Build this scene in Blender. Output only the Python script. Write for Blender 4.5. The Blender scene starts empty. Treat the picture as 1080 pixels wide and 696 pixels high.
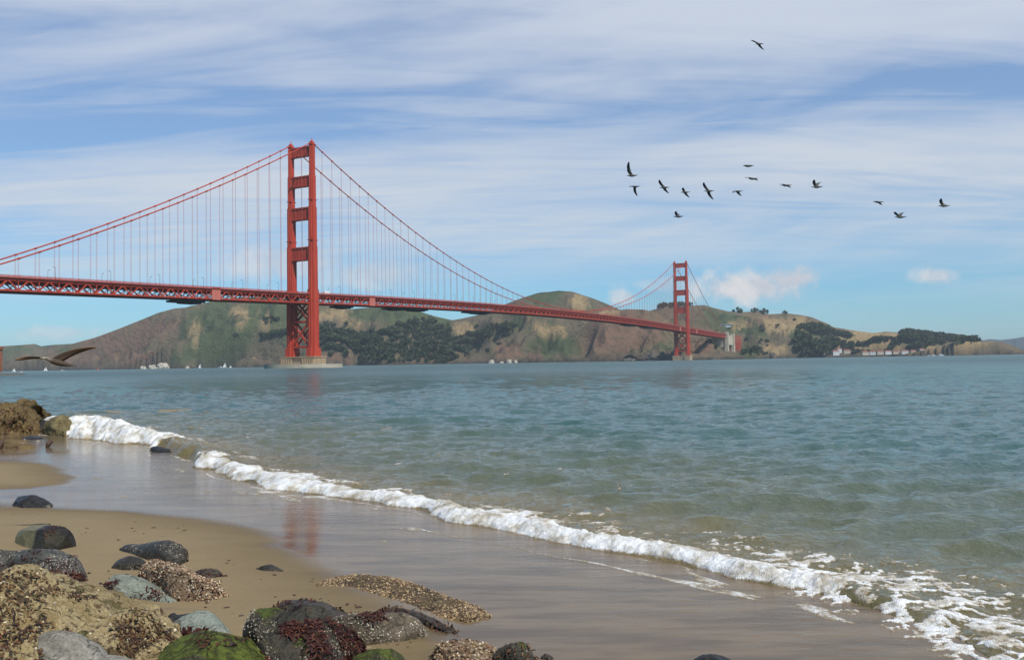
import bpy, bmesh, math, random
import numpy as np
from mathutils import Vector, Matrix

S = bpy.context.scene
COL = S.collection
R_ = math.radians
rng = np.random.default_rng(7)
random.seed(7)

# ------------------------------------------------------------------ camera
FPX, PITCH, ROLL, CAMH = 927.15, 0.0363955, 0.0167019, 2.5
Fv = np.array([0, math.cos(PITCH), math.sin(PITCH)])
_R0 = np.array([1.0, 0, 0]); _U0 = np.array([0, -math.sin(PITCH), math.cos(PITCH)])
Rv = _R0 * math.cos(ROLL) - _U0 * math.sin(ROLL)
Uv = _U0 * math.cos(ROLL) + _R0 * math.sin(ROLL)
cam = bpy.data.cameras.new('camera'); camo = bpy.data.objects.new('camera', cam); COL.objects.link(camo)
m = Matrix.Identity(4)
for i in range(3):
    m[i][0] = Rv[i]; m[i][1] = Uv[i]; m[i][2] = -Fv[i]
m[2][3] = CAMH
camo.matrix_world = m
cam.sensor_width = 36; cam.lens = FPX / 1080 * 36
cam.clip_start = 0.1; cam.clip_end = 40000
S.camera = camo

# ------------------------------------------------------------------ light
SUN_H = Vector((0.603, -0.798)); SUN_EL = R_(52)
sun = bpy.data.lights.new('sun', 'SUN'); suno = bpy.data.objects.new('sun', sun); COL.objects.link(suno)
sun.energy = 4.7; sun.angle = R_(0.53); sun.color = (1.0, 0.955, 0.88)
sd_ = Vector((SUN_H.x * math.cos(SUN_EL), SUN_H.y * math.cos(SUN_EL), math.sin(SUN_EL)))
suno.rotation_euler = sd_.to_track_quat('Z', 'Y').to_euler()
suno.location = (0, 0, 400)
W = bpy.data.worlds.new('World'); S.world = W; W.use_nodes = True
S.view_settings.view_transform = 'Standard'; S.view_settings.look = 'None'
S.view_settings.exposure = 0.0; S.view_settings.gamma = 1.0; S.view_settings.use_curve_mapping = False
S.render.engine = 'CYCLES'
S.cycles.use_denoising = True
S.cycles.max_bounces = 6; S.cycles.volume_bounces = 1; S.cycles.transparent_max_bounces = 8
S.cycles.sample_clamp_indirect = 6
S.cycles.caustics_reflective = False; S.cycles.caustics_refractive = False


class NT:
    """tiny node-graph writer"""
    def __init__(s, tree):
        s.t = tree; s.n = tree.nodes; s.n.clear()
    def node(s, typ, ins=None, **kw):
        n = s.n.new(typ)
        for k, v in kw.items(): setattr(n, k, v)
        for k, v in (ins or {}).items():
            if isinstance(v, bpy.types.NodeSocket): s.t.links.new(v, n.inputs[k])
            else: n.inputs[k].default_value = v
        return n
    def math(s, op, a, b=None, c=None, clamp=False):
        ins = {0: a}
        if b is not None: ins[1] = b
        if c is not None: ins[2] = c
        return s.node('ShaderNodeMath', ins, operation=op, use_clamp=clamp).outputs[0]
    def vmath(s, op, a, b=None):
        ins = {0: a}
        if b is not None: ins[1] = b
        n = s.node('ShaderNodeVectorMath', ins, operation=op)
        return n.outputs['Value'] if op in ('DOT_PRODUCT', 'LENGTH', 'DISTANCE') else n.outputs[0]
    def noise(s, vec, scale, detail=4, rough=.55, dist=0.0, out='Fac'):
        return s.node('ShaderNodeTexNoise', {'Vector': vec, 'Scale': scale, 'Detail': detail, 'Roughness': rough, 'Distortion': dist}).outputs[out]
    def mix(s, fac, a, b):
        n = s.node('ShaderNodeMix', data_type='RGBA')
        for idx, v in ((0, fac), (6, a), (7, b)):
            if isinstance(v, bpy.types.NodeSocket): s.t.links.new(v, n.inputs[idx])
            else: n.inputs[idx].default_value = (*v, 1) if (idx and len(v) == 3) else v
        return n.outputs[2]
    def smooth(s, v, a, b):
        return s.node('ShaderNodeMapRange', {0: v, 1: a, 2: b, 3: 0.0, 4: 1.0}, interpolation_type='SMOOTHSTEP').outputs[0]
    def xyz(s, v):
        n = s.node('ShaderNodeSeparateXYZ', {0: v}); return n.outputs
    def comb(s, x, y, z):
        return s.node('ShaderNodeCombineXYZ', {0: x, 1: y, 2: z}).outputs[0]
    def scalev(s, v, t):
        return s.vmath('MULTIPLY', v, t)


def raydir(px, py):
    v = Fv + (px - 540) / FPX * Rv - (py - 348) / FPX * Uv
    return v / np.linalg.norm(v)


# ------------------------------------------------------------------ sky
w = NT(W.node_tree)
sky = w.node('ShaderNodeTexSky', sky_type='NISHITA', sun_disc=False, sun_elevation=SUN_EL,
             sun_rotation=math.atan2(SUN_H.x, SUN_H.y), altitude=0, air_density=1.0, dust_density=0.6, ozone_density=2.2)
d = w.node('ShaderNodeTexCoord').outputs['Generated']
dx, dy, dz = w.xyz(d)
inv = w.math('DIVIDE', 1.0, w.math('ADD', w.math('MAXIMUM', dz, 0.0), 0.10))
pl = w.comb(w.math('MULTIPLY', dx, inv), w.math('MULTIPLY', dy, inv), 0.0)
# high thin cloud: broad sheets, then combed streaks
rot = w.node('ShaderNodeMapping', {'Vector': pl, 'Rotation': (0, 0, R_(-14)), 'Scale': (0.40, 1.0, 1.0), 'Location': (3.1, 1.7, 0)}).outputs[0]
n1 = w.noise(rot, 0.95, 5, .55, 0.5)
rot2 = w.node('ShaderNodeMapping', {'Vector': pl, 'Rotation': (0, 0, R_(-20)), 'Scale': (0.5, 2.6, 1.0), 'Location': (0.4, 5.2, 0)}).outputs[0]
n2 = w.noise(rot2, 1.5, 8, .60, 1.6)
az = w.math('DIVIDE', dx, w.math('MAXIMUM', dy, 0.05))
el = w.math('DIVIDE', dz, w.math('MAXIMUM', dy, 0.05))
strk = w.noise(w.comb(w.math('MULTIPLY', az, 1.5), w.math('SUBTRACT', w.math('MULTIPLY', el, 9.0), w.math('MULTIPLY', az, 1.1)), 2.0), 1.3, 4, .5, .8)
base = w.math('ADD', w.math('MULTIPLY', n1, 0.46), w.math('ADD', w.math('MULTIPLY', n2, 0.26), w.math('MULTIPLY', strk, 0.28)))
base = w.math('ADD', base, w.math('MULTIPLY', az, 0.055))
bandbreak = w.math('MULTIPLY', w.math('SUBTRACT', strk, 0.5), 0.10)
cov = w.smooth(w.math('ADD', el, bandbreak), 0.055, 0.17)
# two bluer gaps that run through the sheet, at about 18 and 14 degrees
def gap(e0, wd, slope, amt):
    q = w.math('DIVIDE', w.math('SUBTRACT', w.math('SUBTRACT', el, e0), w.math('MULTIPLY', az, slope)), wd)
    q = w.math('ADD', q, w.math('MULTIPLY', w.math('SUBTRACT', n1, .5), 2.6))
    return w.math('MULTIPLY', w.math('POWER', 2.718, w.math('MULTIPLY', w.math('MULTIPLY', q, q), -1.0)), amt)
g1 = gap(0.285, 0.036, 0.03, 0.14)
g2 = gap(0.175, 0.03, 0.0, 0.045)
cirrus = w.smooth(w.math('SUBTRACT', w.math('SUBTRACT', base, g1), g2), 0.22, 0.60)
cirrus = w.math('MULTIPLY', w.math('MULTIPLY', cirrus, cov), 0.97)
veil = w.math('MULTIPLY', w.smooth(el, 0.06, 0.25), 0.30)
cirrus = w.math('MAXIMUM', cirrus, veil)
# the cloud sheet lies over the strait; overhead and inland the sky is clear
ahead = w.math('MULTIPLY', w.smooth(dy, 0.05, 0.5), w.math('SUBTRACT', 1.0, w.math('MULTIPLY', w.smooth(dz, .42, .75), .85)))
cirrus = w.math('MULTIPLY', cirrus, ahead)
low = w.math('MULTIPLY', w.smooth(w.noise(w.comb(w.math('MULTIPLY', az, 2.0), w.math('MULTIPLY', el, 26.0), 7.0), 1.4, 5, .55, .3), 0.52, 0.80), 0.42)
low = w.math('MULTIPLY', w.math('MULTIPLY', low, w.smooth(el, 0.0, 0.03)), ahead)
# a few small cumulus low over the headlands (each its own place in the sky)
cn = w.noise(d, 26.0, 6, .6, .4)
cn2 = w.noise(d, 70.0, 4, .6, .2)
cum = None
for (px, py, rx, ry, amt) in ((790, 303, 84, 22, 1.0), (834, 295, 52, 19, 1.0), (657, 314, 22, 12, .7), (988, 291, 30, 11, .8), (305, 276, 85, 30, .62), (395, 290, 70, 22, .52), (250, 283, 40, 16, .3), (60, 352, 70, 10, .45), (700, 300, 60, 9, .3)):
    c = raydir(px, py); a0 = c[0] / c[1]; e0 = c[2] / c[1]
    u = w.math('DIVIDE', w.math('SUBTRACT', az, a0), rx / FPX)
    v = w.math('DIVIDE', w.math('SUBTRACT', el, e0), ry / FPX)
    r2 = w.math('ADD', w.math('MULTIPLY', u, u), w.math('MULTIPLY', v, v))
    q = w.math('SUBTRACT', 1.0, w.math('SQRT', r2))
    q = w.math('ADD', q, w.math('MULTIPLY', w.math('SUBTRACT', cn, .5), 1.5))
    q = w.math('ADD', q, w.math('MULTIPLY', w.math('SUBTRACT', cn2, .5), .8))
    q = w.math('MULTIPLY', w.smooth(q, 0.0, 0.8), amt)
    cum = q if cum is None else w.math('MAXIMUM', cum, q)
skyc = w.node('ShaderNodeHueSaturation', {'Saturation': w.math('ADD', .95, w.math('MULTIPLY', w.smooth(el, .02, .16), .25)), 'Value': 1.12, 'Color': sky.outputs[0]}).outputs[0]
tint = w.mix(w.smooth(el, .0, .26), (.56, .93, 1.22), (.53, 1.0, 1.26))
skyc = w.node('ShaderNodeMix', {6: skyc, 7: tint, 0: 1.0}, data_type='RGBA', blend_type='MULTIPLY').outputs[2]
cc = w.mix(w.smooth(el, 0.10, 0.36), (7.2, 7.7, 8.2), (6.5, 7.2, 8.5))
c1 = w.mix(cirrus, skyc, cc)
c1 = w.mix(low, c1, (6.2, 7.0, 8.2))
cumc = w.mix(w.smooth(cn, .4, .65), (6.2, 6.5, 7.2), (8.0, 8.0, 8.2))
c2 = w.mix(cum, c1, cumc)
bg = w.node('ShaderNodeBackground', {'Color': c2, 'Strength': 0.09})
w.node('ShaderNodeOutputWorld', {'Surface': bg.outputs[0]})


# ------------------------------------------------------------------ helpers
def P(px, py, Y):
    v = Fv + (px - 540) / FPX * Rv - (py - 348) / FPX * Uv
    return np.array([0, 0, CAMH]) + v * (Y / v[1])

def G(px, py, z=0.0):
    v = Fv + (px - 540) / FPX * Rv - (py - 348) / FPX * Uv
    return np.array([0, 0, CAMH]) + v * ((z - CAMH) / v[2])

def proj(x, y, z):
    vx, vy, vz = x, y, z - CAMH
    dd = vx * Fv[0] + vy * Fv[1] + vz * Fv[2]
    return 540 + FPX * (vx * Rv[0] + vy * Rv[1] + vz * Rv[2]) / dd, 348 - FPX * (vx * Uv[0] + vy * Uv[1] + vz * Uv[2]) / dd

def _hash(ix, iy, iz, seed):
    h = (ix.astype(np.int64) * 374761393 + iy.astype(np.int64) * 668265263 + iz.astype(np.int64) * 2147483647 // 7 * 3 + seed * 974711) & 0xFFFFFFFF
    h = ((h ^ (h >> 13)) * 1274126177) & 0xFFFFFFFF
    h = ((h ^ (h >> 16)) * 2246822519) & 0xFFFFFFFF
    return ((h ^ (h >> 15)) & 0xFFFFFF) / float(0xFFFFFF)

def vnoise(x, y, z=None, seed=0):
    x = np.asarray(x, float); y = np.asarray(y, float)
    z = np.zeros_like(x) if z is None else np.asarray(z, float)
    ix, iy, iz = np.floor(x), np.floor(y), np.floor(z)
    fx, fy, fz = x - ix, y - iy, z - iz
    s = lambda t: t * t * t * (t * (t * 6 - 15) + 10)
    u, v, ww = s(fx), s(fy), s(fz)
    def c(a, b, e): return _hash(ix + a, iy + b, iz + e, seed)
    l = lambda a, b, t: a + (b - a) * t
    r = l(l(c(0, 0, 0), c(1, 0, 0), u), l(c(0, 1, 0), c(1, 1, 0), u), v)
    if np.any(fz):
        r2 = l(l(c(0, 0, 1), c(1, 0, 1), u), l(c(0, 1, 1), c(1, 1, 1), u), v)
        r = l(r, r2, ww)
    return r * 2 - 1

def fbm(x, y, z=None, o=4, seed=0, gain=.5):
    t = 0; a = 1; f = 1; n = 0
    for k in range(o):
        t = t + a * vnoise(np.asarray(x) * f + 17.3 * k, np.asarray(y) * f - 9.1 * k, None if z is None else np.asarray(z) * f + 3.7 * k, seed + k)
        n += a; a *= gain; f *= 2.03
    return t / n

def sstep(v, a, b):
    t = np.clip((np.asarray(v, float) - a) / (b - a), 0, 1); return t * t * (3 - 2 * t)

def tag(o, label=None, cat=None, group=None, kind=None):
    if label: o['label'] = label
    if cat: o['category'] = cat
    if group: o['group'] = group
    if kind: o['kind'] = kind
    return o

def link(name, me, mats=None, parent=None, loc=None):
    o = bpy.data.objects.new(name, me); COL.objects.link(o)
    if mats:
        for mm in (mats if isinstance(mats, (list, tuple)) else [mats]): me.materials.append(mm)
    if parent: o.parent = parent
    if loc is not None: o.location = loc
    return o

def empty(name, loc, label, cat, group=None):
    o = bpy.data.objects.new(name, None); COL.objects.link(o); o.location = loc; o.empty_display_size = .2
    return tag(o, label, cat, group)

def mesh_np(name, V, Fq, smooth=True):
    """V (n,3); Fq (m,k) faces of one size"""
    V = np.asarray(V, np.float32); Fq = np.asarray(Fq, np.int32)
    me = bpy.data.meshes.new(name)
    me.vertices.add(len(V)); me.vertices.foreach_set('co', V.ravel())
    k = Fq.shape[1]
    me.loops.add(Fq.size); me.loops.foreach_set('vertex_index', Fq.ravel())
    me.polygons.add(len(Fq)); me.polygons.foreach_set('loop_start', np.arange(0, Fq.size, k, dtype=np.int32))
    me.polygons.foreach_set('loop_total', np.full(len(Fq), k, np.int32))
    me.polygons.foreach_set('use_smooth', np.full(len(Fq), smooth, bool))
    me.update(calc_edges=True); me.validate()
    return me

def grid_faces(nu, nv, wrap=False):
    i = np.arange(nu if wrap else nu - 1)[:, None]; j = np.arange(nv - 1)[None, :]
    i2 = (i + 1) % nu
    a = i * nv + j; b = i2 * nv + j; c = i2 * nv + j + 1; e = i * nv + j + 1
    return np.stack(np.broadcast_arrays(a, b, c, e), -1).reshape(-1, 4)

def attr(me, name, vals, typ='FLOAT'):
    a = me.attributes.new(name, typ, 'POINT')
    if typ == 'FLOAT': a.data.foreach_set('value', np.asarray(vals, np.float32).ravel())
    else:
        v = np.asarray(vals, np.float32)
        if v.shape[1] == 3: v = np.concatenate([v, np.ones((len(v), 1), np.float32)], 1)
        a.data.foreach_set('color', v.ravel())

class MB:
    """collects boxes, beams and tubes into ONE mesh"""
    def __init__(s): s.v = []; s.f = []; s.n = 0
    def add(s, V, F):
        V = np.asarray(V, float)
        s.v.append(V); s.f += [[i + s.n for i in f] for f in F]; s.n += len(V)
    def hexa(s, lo, hi):
        """two quads (4 points each), bottom and top, counter-clockwise"""
        s.add(list(lo) + list(hi), [(3, 2, 1, 0), (4, 5, 6, 7), (0, 1, 5, 4), (1, 2, 6, 5), (2, 3, 7, 6), (3, 0, 4, 7)])
    def box(s, c, size, ax=(1, 0, 0)):
        ax = np.array(ax, float); ax /= np.linalg.norm(ax); b = np.array([-ax[1], ax[0], 0]); z = np.array([0, 0, 1.0])
        c = np.array(c, float); x, y, h = size[0] / 2, size[1] / 2, size[2] / 2
        q = lambda zz: [c + a * x * ax + e * y * b + zz * z for a, e in ((-1, -1), (1, -1), (1, 1), (-1, 1))]
        s.hexa(q(-h), q(h))
    def beam(s, a, b, w_, h_=None):
        a = np.array(a, float); b = np.array(b, float); h_ = h_ or w_
        dd = b - a; dd /= np.linalg.norm(dd)
        up = np.array([0, 0, 1.0]) if abs(dd[2]) < .95 else np.array([1.0, 0, 0])
        sx = np.cross(dd, up); sx /= np.linalg.norm(sx); sz = np.cross(sx, dd)
        q = lambda p: [p + i * sx * w_ / 2 + j * sz * h_ / 2 for i, j in ((-1, -1), (1, -1), (1, 1), (-1, 1))]
        s.hexa(q(a), q(b))
    def tube(s, pts, rad, n=6, caps=True):
        pts = [np.array(p, float) for p in pts]; rad = rad if hasattr(rad, '__len__') else [rad] * len(pts)
        V = []; F = []
        for k, p in enumerate(pts):
            dd = pts[min(k + 1, len(pts) - 1)] - pts[max(k - 1, 0)]; dd /= np.linalg.norm(dd)
            up = np.array([0, 0, 1.0]) if abs(dd[2]) < .9 else np.array([1.0, 0, 0])
            sx = np.cross(dd, up); sx /= np.linalg.norm(sx); sz = np.cross(sx, dd)
            for i in range(n):
                t = 2 * math.pi * i / n; V.append(p + rad[k] * (math.cos(t) * sx + math.sin(t) * sz))
        for k in range(len(pts) - 1):
            for i in range(n):
                j = (i + 1) % n; F.append((k * n + i, k * n + j, (k + 1) * n + j, (k + 1) * n + i))
        if caps: F.append(tuple(range(n - 1, -1, -1))); F.append(tuple(range((len(pts) - 1) * n, len(pts) * n)))
        s.add(V, F)
    def prism(s, poly, z0, z1):
        n = len(poly)
        V = [(x, y, z0) for x, y in poly] + [(x, y, z1) for x, y in poly]
        s.add(V, [tuple(range(n - 1, -1, -1)), tuple(range(n, 2 * n))] + [(i, (i + 1) % n, n + (i + 1) % n, n + i) for i in range(n)])
    def build(s, name, mat=None, parent=None, loc=None, smooth=False):
        me = bpy.data.meshes.new(name); V = np.concatenate(s.v)
        me.from_pydata([tuple(p) for p in V], [], s.f)
        bm = bmesh.new(); bm.from_mesh(me); bmesh.ops.recalc_face_normals(bm, faces=bm.faces); bm.to_mesh(me); bm.free()
        if smooth: me.polygons.foreach_set('use_smooth', np.ones(len(me.polygons), bool))
        me.update()
        return link(name, me, mat, parent, loc)

MATS = {}
def plain(name, col, rough=.6, var=.15, scale=1.0, bump=0.0, spec=.4):
    if name in MATS: return MATS[name]
    mt = bpy.data.materials.new(name); mt.use_nodes = True; t = NT(mt.node_tree)
    co = t.node('ShaderNodeTexCoord').outputs['Object']
    n = t.noise(co, scale, 5, .6)
    n2 = t.noise(co, scale * .17, 3, .5)
    f = t.math('ADD', t.math('MULTIPLY', n, .6), t.math('MULTIPLY', n2, .4))
    c = t.mix(t.smooth(f, .3, .7), [x * (1 - var) for x in col], [min(1, x * (1 + var)) for x in col])
    b = t.node('ShaderNodeBsdfPrincipled', {'Base Color': c, 'Roughness': rough, 'Specular IOR Level': spec})
    if bump:
        bp = t.node('ShaderNodeBump', {'Height': n, 'Strength': bump, 'Distance': .1})
        t.t.links.new(bp.outputs[0], b.inputs['Normal'])
    t.node('ShaderNodeOutputMaterial', {'Surface': b.outputs[0]})
    MATS[name] = mt; return mt

def vcol_mat(name, rough=.7, attrname='col', spec=.3):
    mt = bpy.data.materials.new(name); mt.use_nodes = True; t = NT(mt.node_tree)
    a = t.node('ShaderNodeAttribute', attribute_name=attrname)
    co = t.node('ShaderNodeTexCoord').outputs['Object']
    n = t.noise(co, 60, 2)
    c = t.node('ShaderNodeHueSaturation', {'Value': t.math('ADD', t.math('MULTIPLY', n, .5), .75), 'Color': a.outputs['Color']}).outputs[0]
    b = t.node('ShaderNodeBsdfPrincipled', {'Base Color': c, 'Roughness': rough, 'Specular IOR Level': spec})
    t.node('ShaderNodeOutputMaterial', {'Surface': b.outputs[0]})
    return mt

# ------------------------------------------------------------------ shoreline: where the breaker meets the sand
# (pixel of the foot of the breaking wave, wave height, amount of white water, width of white water)
SH = [(-420, 455, .35, .3, .8), (-120, 452, .4, .5, 1), (0, 449, .45, .7, 1.2), (50, 453, .95, .9, 1.8), (85, 463, 1.35, 1, 2.4), (130, 468, 1.05, 1, 2.1), (160, 470, .75, .9, 1.4),
      (172, 474, .74, .1, .6), (200, 484, .66, .12, .6), (217, 494, .52, .95, 1.0), (242, 505, .40, 1, 1.1), (270, 511, .36, 1, 1.0), (311, 517.5, .34, 1, .9), (353, 523, .30, 1, .8), (395, 529, .27, 1, .75),
      (436, 537, .27, 1, .8), (478, 549, .28, 1, .85), (536, 561, .26, 1, .8), (591, 571, .25, 1, .75), (647, 582, .24, 1, .7), (689, 590, .23, 1, .7), (730, 599, .23, 1, .7), (780, 610, .22, 1, .7),
      (830, 619, .21, .95, .7), (880, 630, .22, .78, .75), (920, 642, .17, .62, .9), (960, 653, .15, .58, 1.0), (992, 667, .13, .56, 1.0), (1023, 682, .12, .54, 1.0), (1060, 702, .12, .46, .9), (1200, 760, .08, .28, .9)]
_p = np.array([G(a, b, 0.0)[:2] for a, b, *_ in SH])
_t = np.concatenate([[0], np.cumsum(np.linalg.norm(np.diff(_p, axis=0), axis=1))])
LT = np.linspace(0, _t[-1], 1400)
LP = np.stack([np.interp(LT, _t, _p[:, 0]), np.interp(LT, _t, _p[:, 1])], 1)
_k = np.exp(-np.linspace(-2, 2, 13) ** 2); _k /= _k.sum()
LP = np.stack([np.convolve(np.pad(LP[:, i], 6, mode='reflect', reflect_type='odd'), _k, 'valid') for i in range(2)], 1)
LH = .38 * np.interp(LT, _t, [s[2] for s in SH]); LFO = np.interp(LT, _t, [s[3] for s in SH]); LW = .62 * np.interp(LT, _t, [s[4] for s in SH])
_dd = np.gradient(LP, axis=0); _dd /= np.linalg.norm(_dd, axis=1)[:, None]
LN = np.stack([-_dd[:, 1], _dd[:, 0]], 1)

def shore(x, y):
    """signed distance to the breaker line (+ seaward) and arc parameter"""
    x = np.asarray(x, float).ravel(); y = np.asarray(y, float).ravel()
    best = np.full(x.shape, 1e18); sd = np.zeros_like(x); tt = np.zeros_like(x)
    Q = LP[::9]; T = LT[::9]
    for i in range(len(Q) - 1):
        a = Q[i]; e = Q[i + 1] - a; L2 = e @ e
        u = ((x - a[0]) * e[0] + (y - a[1]) * e[1]) / L2
        uc = np.clip(u, 0, 1)
        ddx = x - a[0] - uc * e[0]; ddy = y - a[1] - uc * e[1]
        dq = ddx * ddx + ddy * ddy
        k = dq < best
        if not k.any(): continue
        best[k] = dq[k]
        cr = e[0] * (y[k] - a[1]) - e[1] * (x[k] - a[0])
        sd[k] = np.sqrt(dq[k]) * np.sign(cr); tt[k] = T[i] + uc[k] * (T[i + 1] - T[i])
    return sd, tt

# dry sand areas, outlined on the ground
DRY = [[(-200, 487), (0, 486), (40, 487), (66, 495), (76, 503), (60, 510), (30, 515), (-200, 521)],
       [(-250, 525), (40, 534), (130, 538), (185, 545), (240, 552), (275, 561), (300, 577), (316, 592), (335, 603), (345, 614), (400, 634), (440, 660), (470, 690), (480, 760), (300, 1400), (-700, 1400)]]
DRYW = [np.array([G(a, b, .06)[:2] for a, b in pl_]) for pl_ in DRY]

def polysd(x, y, poly):
    """signed distance, + inside"""
    best = np.full(x.shape, 1e18); ins = np.zeros(x.shape, bool); n = len(poly)
    for i in range(n):
        a = poly[i]; b = poly[(i + 1) % n]; e = b - a
        u = np.clip(((x - a[0]) * e[0] + (y - a[1]) * e[1]) / (e @ e), 0, 1)
        best = np.minimum(best, (x - a[0] - u * e[0]) ** 2 + (y - a[1] - u * e[1]) ** 2)
        c = ((a[1] > y) != (b[1] > y)) & (x < (b[0] - a[0]) * (y - a[1]) / (b[1] - a[1] + 1e-12) + a[0])
        ins ^= c
    return np.sqrt(best) * np.where(ins, 1, -1)

def dryness(x, y):
    x = np.asarray(x, float).ravel(); y = np.asarray(y, float).ravel()
    return np.maximum(polysd(x, y, DRYW[0]), polysd(x, y, DRYW[1]))

def sand_z(x, y, sd=None, dr=None):
    x = np.asarray(x, float).ravel(); y = np.asarray(y, float).ravel()
    if sd is None: sd, _ = shore(x, y)
    if dr is None: dr = dryness(x, y)
    z = np.where(sd < 0, 0.012 * np.minimum(-sd, 12), np.maximum(-0.10 * sd, -1.8))
    z = z + sstep(dr, -.3, 5.0) * 0.16 + sstep(dr, -.05, .5) * .012
    z = z + (0.006 + .018 * sstep(dr, 0, 1.5)) * fbm(x * .55, y * .55, o=3, seed=5) * sstep(-sd, 0, 2)
    return z

def zs(x, y): return float(sand_z([x], [y])[0])

def breaker(sd, tt, x, y):
    Hb = np.interp(tt, LT, LH); fo = np.interp(tt, LT, LFO)
    dist = np.hypot(x, y)
    j = sd + 0.24 * fbm(x * 1.0, y * 1.0, o=4, seed=11) * np.clip(dist / 14, .6, 2)
    sc = np.clip(Hb / .25, .8, 2.2)
    prof = sstep(j, -.05, .32 * sc) * np.exp(-np.maximum(j - .42 * sc, 0) / (.75 * sc))
    prof *= 1 + .45 * fbm(tt * .9, tt * 0 + 3, o=3, seed=3)
    z = Hb * prof
    z = z + .05 * np.exp(-((j - 5.5) / 1.3) ** 2) + .05 * np.exp(-((j - 12) / 2.2) ** 2)
    return z, j

# wind chop: many small waves
_wv = []
for k in range(64):
    lam = .30 * (9.0 / .30) ** (k / 63.0) * random.uniform(.9, 1.1)
    th = R_(random.gauss(-75, 27))           # mean travel direction, on to the beach
    amp = lam * random.uniform(.0040, .0072) * (1.0 if lam < .5 else (1.6 if lam < 1.7 else (.8 if lam < 2.4 else .32)))
    _wv.append((lam, th, amp, random.uniform(0, 6.28)))

def chop(x, y, spacing):
    z = np.zeros_like(x)
    gust = 0.75 + .5 * (vnoise(x * .06, y * .06, seed=21) * .5 + .5)
    for lam, th, amp, ph in _wv:
        k = 2 * math.pi / lam
        wgt = np.clip(lam / (2.2 * spacing) - 1, 0, 1)
        if not (wgt > 0).any(): continue
        s = np.sin(k * (x * math.cos(th) + y * math.sin(th)) + ph + 1.3 * vnoise(x / lam * .23, y / lam * .23, seed=int(ph * 10)))
        z += amp * wgt * (s + .28 * (1 - 2 * s * s) * -1)
    return z * gust

def sea_z(x, y, sd, tt, spacing):
    b, j = breaker(sd, tt, x, y)
    fade = sstep(j, .6, 4.0)
    z = b + chop(x, y, spacing) * (.25 * sstep(j, 0, .5) + .75 * fade)
    # a little roughness on the steep face
    z = z + .035 * fbm(x * 3.2, y * 3.2, o=3, seed=31) * sstep(j, .0, .4) * np.exp(-np.maximum(j, 0) / 3.0)
    z = np.where(j < 0, np.maximum(-0.02 + j * .25, -.6) , z)
    return z, j

# ------------------------------------------------------------------ sea
ratios = np.concatenate([np.linspace(-1.5, -.66, 90)[:-1], np.linspace(-.66, .66, 880), np.linspace(.66, 1.5, 90)[1:]])
rows = [4.6]
while rows[-1] < 9300: rows.append(rows[-1] * min(1.02, max(1.0052, 1.0052 + (rows[-1] - 60) * 4.5e-5)))
rows = np.array(rows)
X = ratios[:, None] * rows[None, :]; Y = np.broadcast_to(rows[None, :], X.shape)
spc = np.maximum(np.gradient(rows)[None, :], (1.32 / 880) * rows[None, :]) + 0 * X
xf, yf, sf = X.ravel(), Y.ravel().copy(), spc.ravel()
near = yf < 420
sdv = np.full_like(xf, 99.0); ttv = np.zeros_like(xf)
nr2 = yf < 140
sdv[nr2], ttv[nr2] = shore(xf[nr2], yf[nr2])
zf = np.zeros_like(xf); jf = np.full_like(xf, 99.0)
zz, jj = sea_z(xf[near], yf[near], sdv[near], ttv[near], sf[near])
zf[near] = zz; jf[near] = jj; jf[~near] = np.where(sdv[~near] < 0, -9, 99)
zf[~near] = np.where(sdv[~near] < 0, -.6, 0)
me = mesh_np('sea', np.stack([xf, yf, zf], 1), grid_faces(len(ratios), len(rows)))
attr(me, 'shore', np.clip(jf, -2, 99)); attr(me, 'dist', np.hypot(xf, yf))
mt = bpy.data.materials.new('sea_water'); mt.use_nodes = True; t = NT(mt.node_tree)
aj = t.node('ShaderNodeAttribute', attribute_name='shore').outputs['Fac']
ad = t.node('ShaderNodeAttribute', attribute_name='dist').outputs['Fac']
pos = t.node('ShaderNodeNewGeometry').outputs['Position']
big = t.noise(t.scalev(pos, (.012, .03, 0)), 1.0, 4, .6)
med = t.noise(pos, .35, 4, .6)
deep = t.mix(big, (.034, .080, .072), (.046, .102, .090))
shal = t.mix(med, (.110, .108, .058), (.072, .096, .066))
turb = t.mix(t.smooth(med, .35, .65), (.165, .124, .052), (.112, .094, .038))
f1 = t.smooth(t.math('ADD', aj, t.math('MULTIPLY', t.math('SUBTRACT', med, .5), 6.0)), 3.0, 16.0)
f2 = t.smooth(aj, .9, 4.2)
colr = t.mix(f2, turb, t.mix(f1, shal, deep))
rip = t.noise(t.scalev(pos, (1.0, 1.5, 1.0)), 5.5, 4, .6)
mid = t.noise(t.scalev(pos, (.6, 1.0, 1.0)), 1.5, 5, .66)
far = t.noise(t.scalev(pos, (.35, 1.0, 1.0)), .16, 5, .6)
fn = t.smooth(ad, 25.0, 110.0)
ff = t.smooth(ad, 120.0, 600.0)
hgt = t.math('ADD', t.math('MULTIPLY', rip, .06), t.math('ADD', t.math('MULTIPLY', mid, t.math('ADD', .13, t.math('MULTIPLY', fn, .55))), t.math('MULTIPLY', far, t.math('MULTIPLY', ff, 1.3))))
bmp = t.node('ShaderNodeBump', {'Height': hgt, 'Strength': .9, 'Distance': 1.0})
rgh = t.math('ADD', .05, t.math('MULTIPLY', t.smooth(ad, 30.0, 420.0), t.math('ADD', .16, t.math('MULTIPLY', t.noise(t.scalev(pos, (.006, .03, 0)), 1.0, 4, .6), .22))))
bs = t.node('ShaderNodeBsdfPrincipled', {'Base Color': colr, 'Roughness': rgh, 'IOR': 1.333, 'Normal': bmp.outputs[0]})
t.node('ShaderNodeOutputMaterial', {'Surface': bs.outputs[0]})
tag(link('sea', me, mt), kind='structure')

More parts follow.
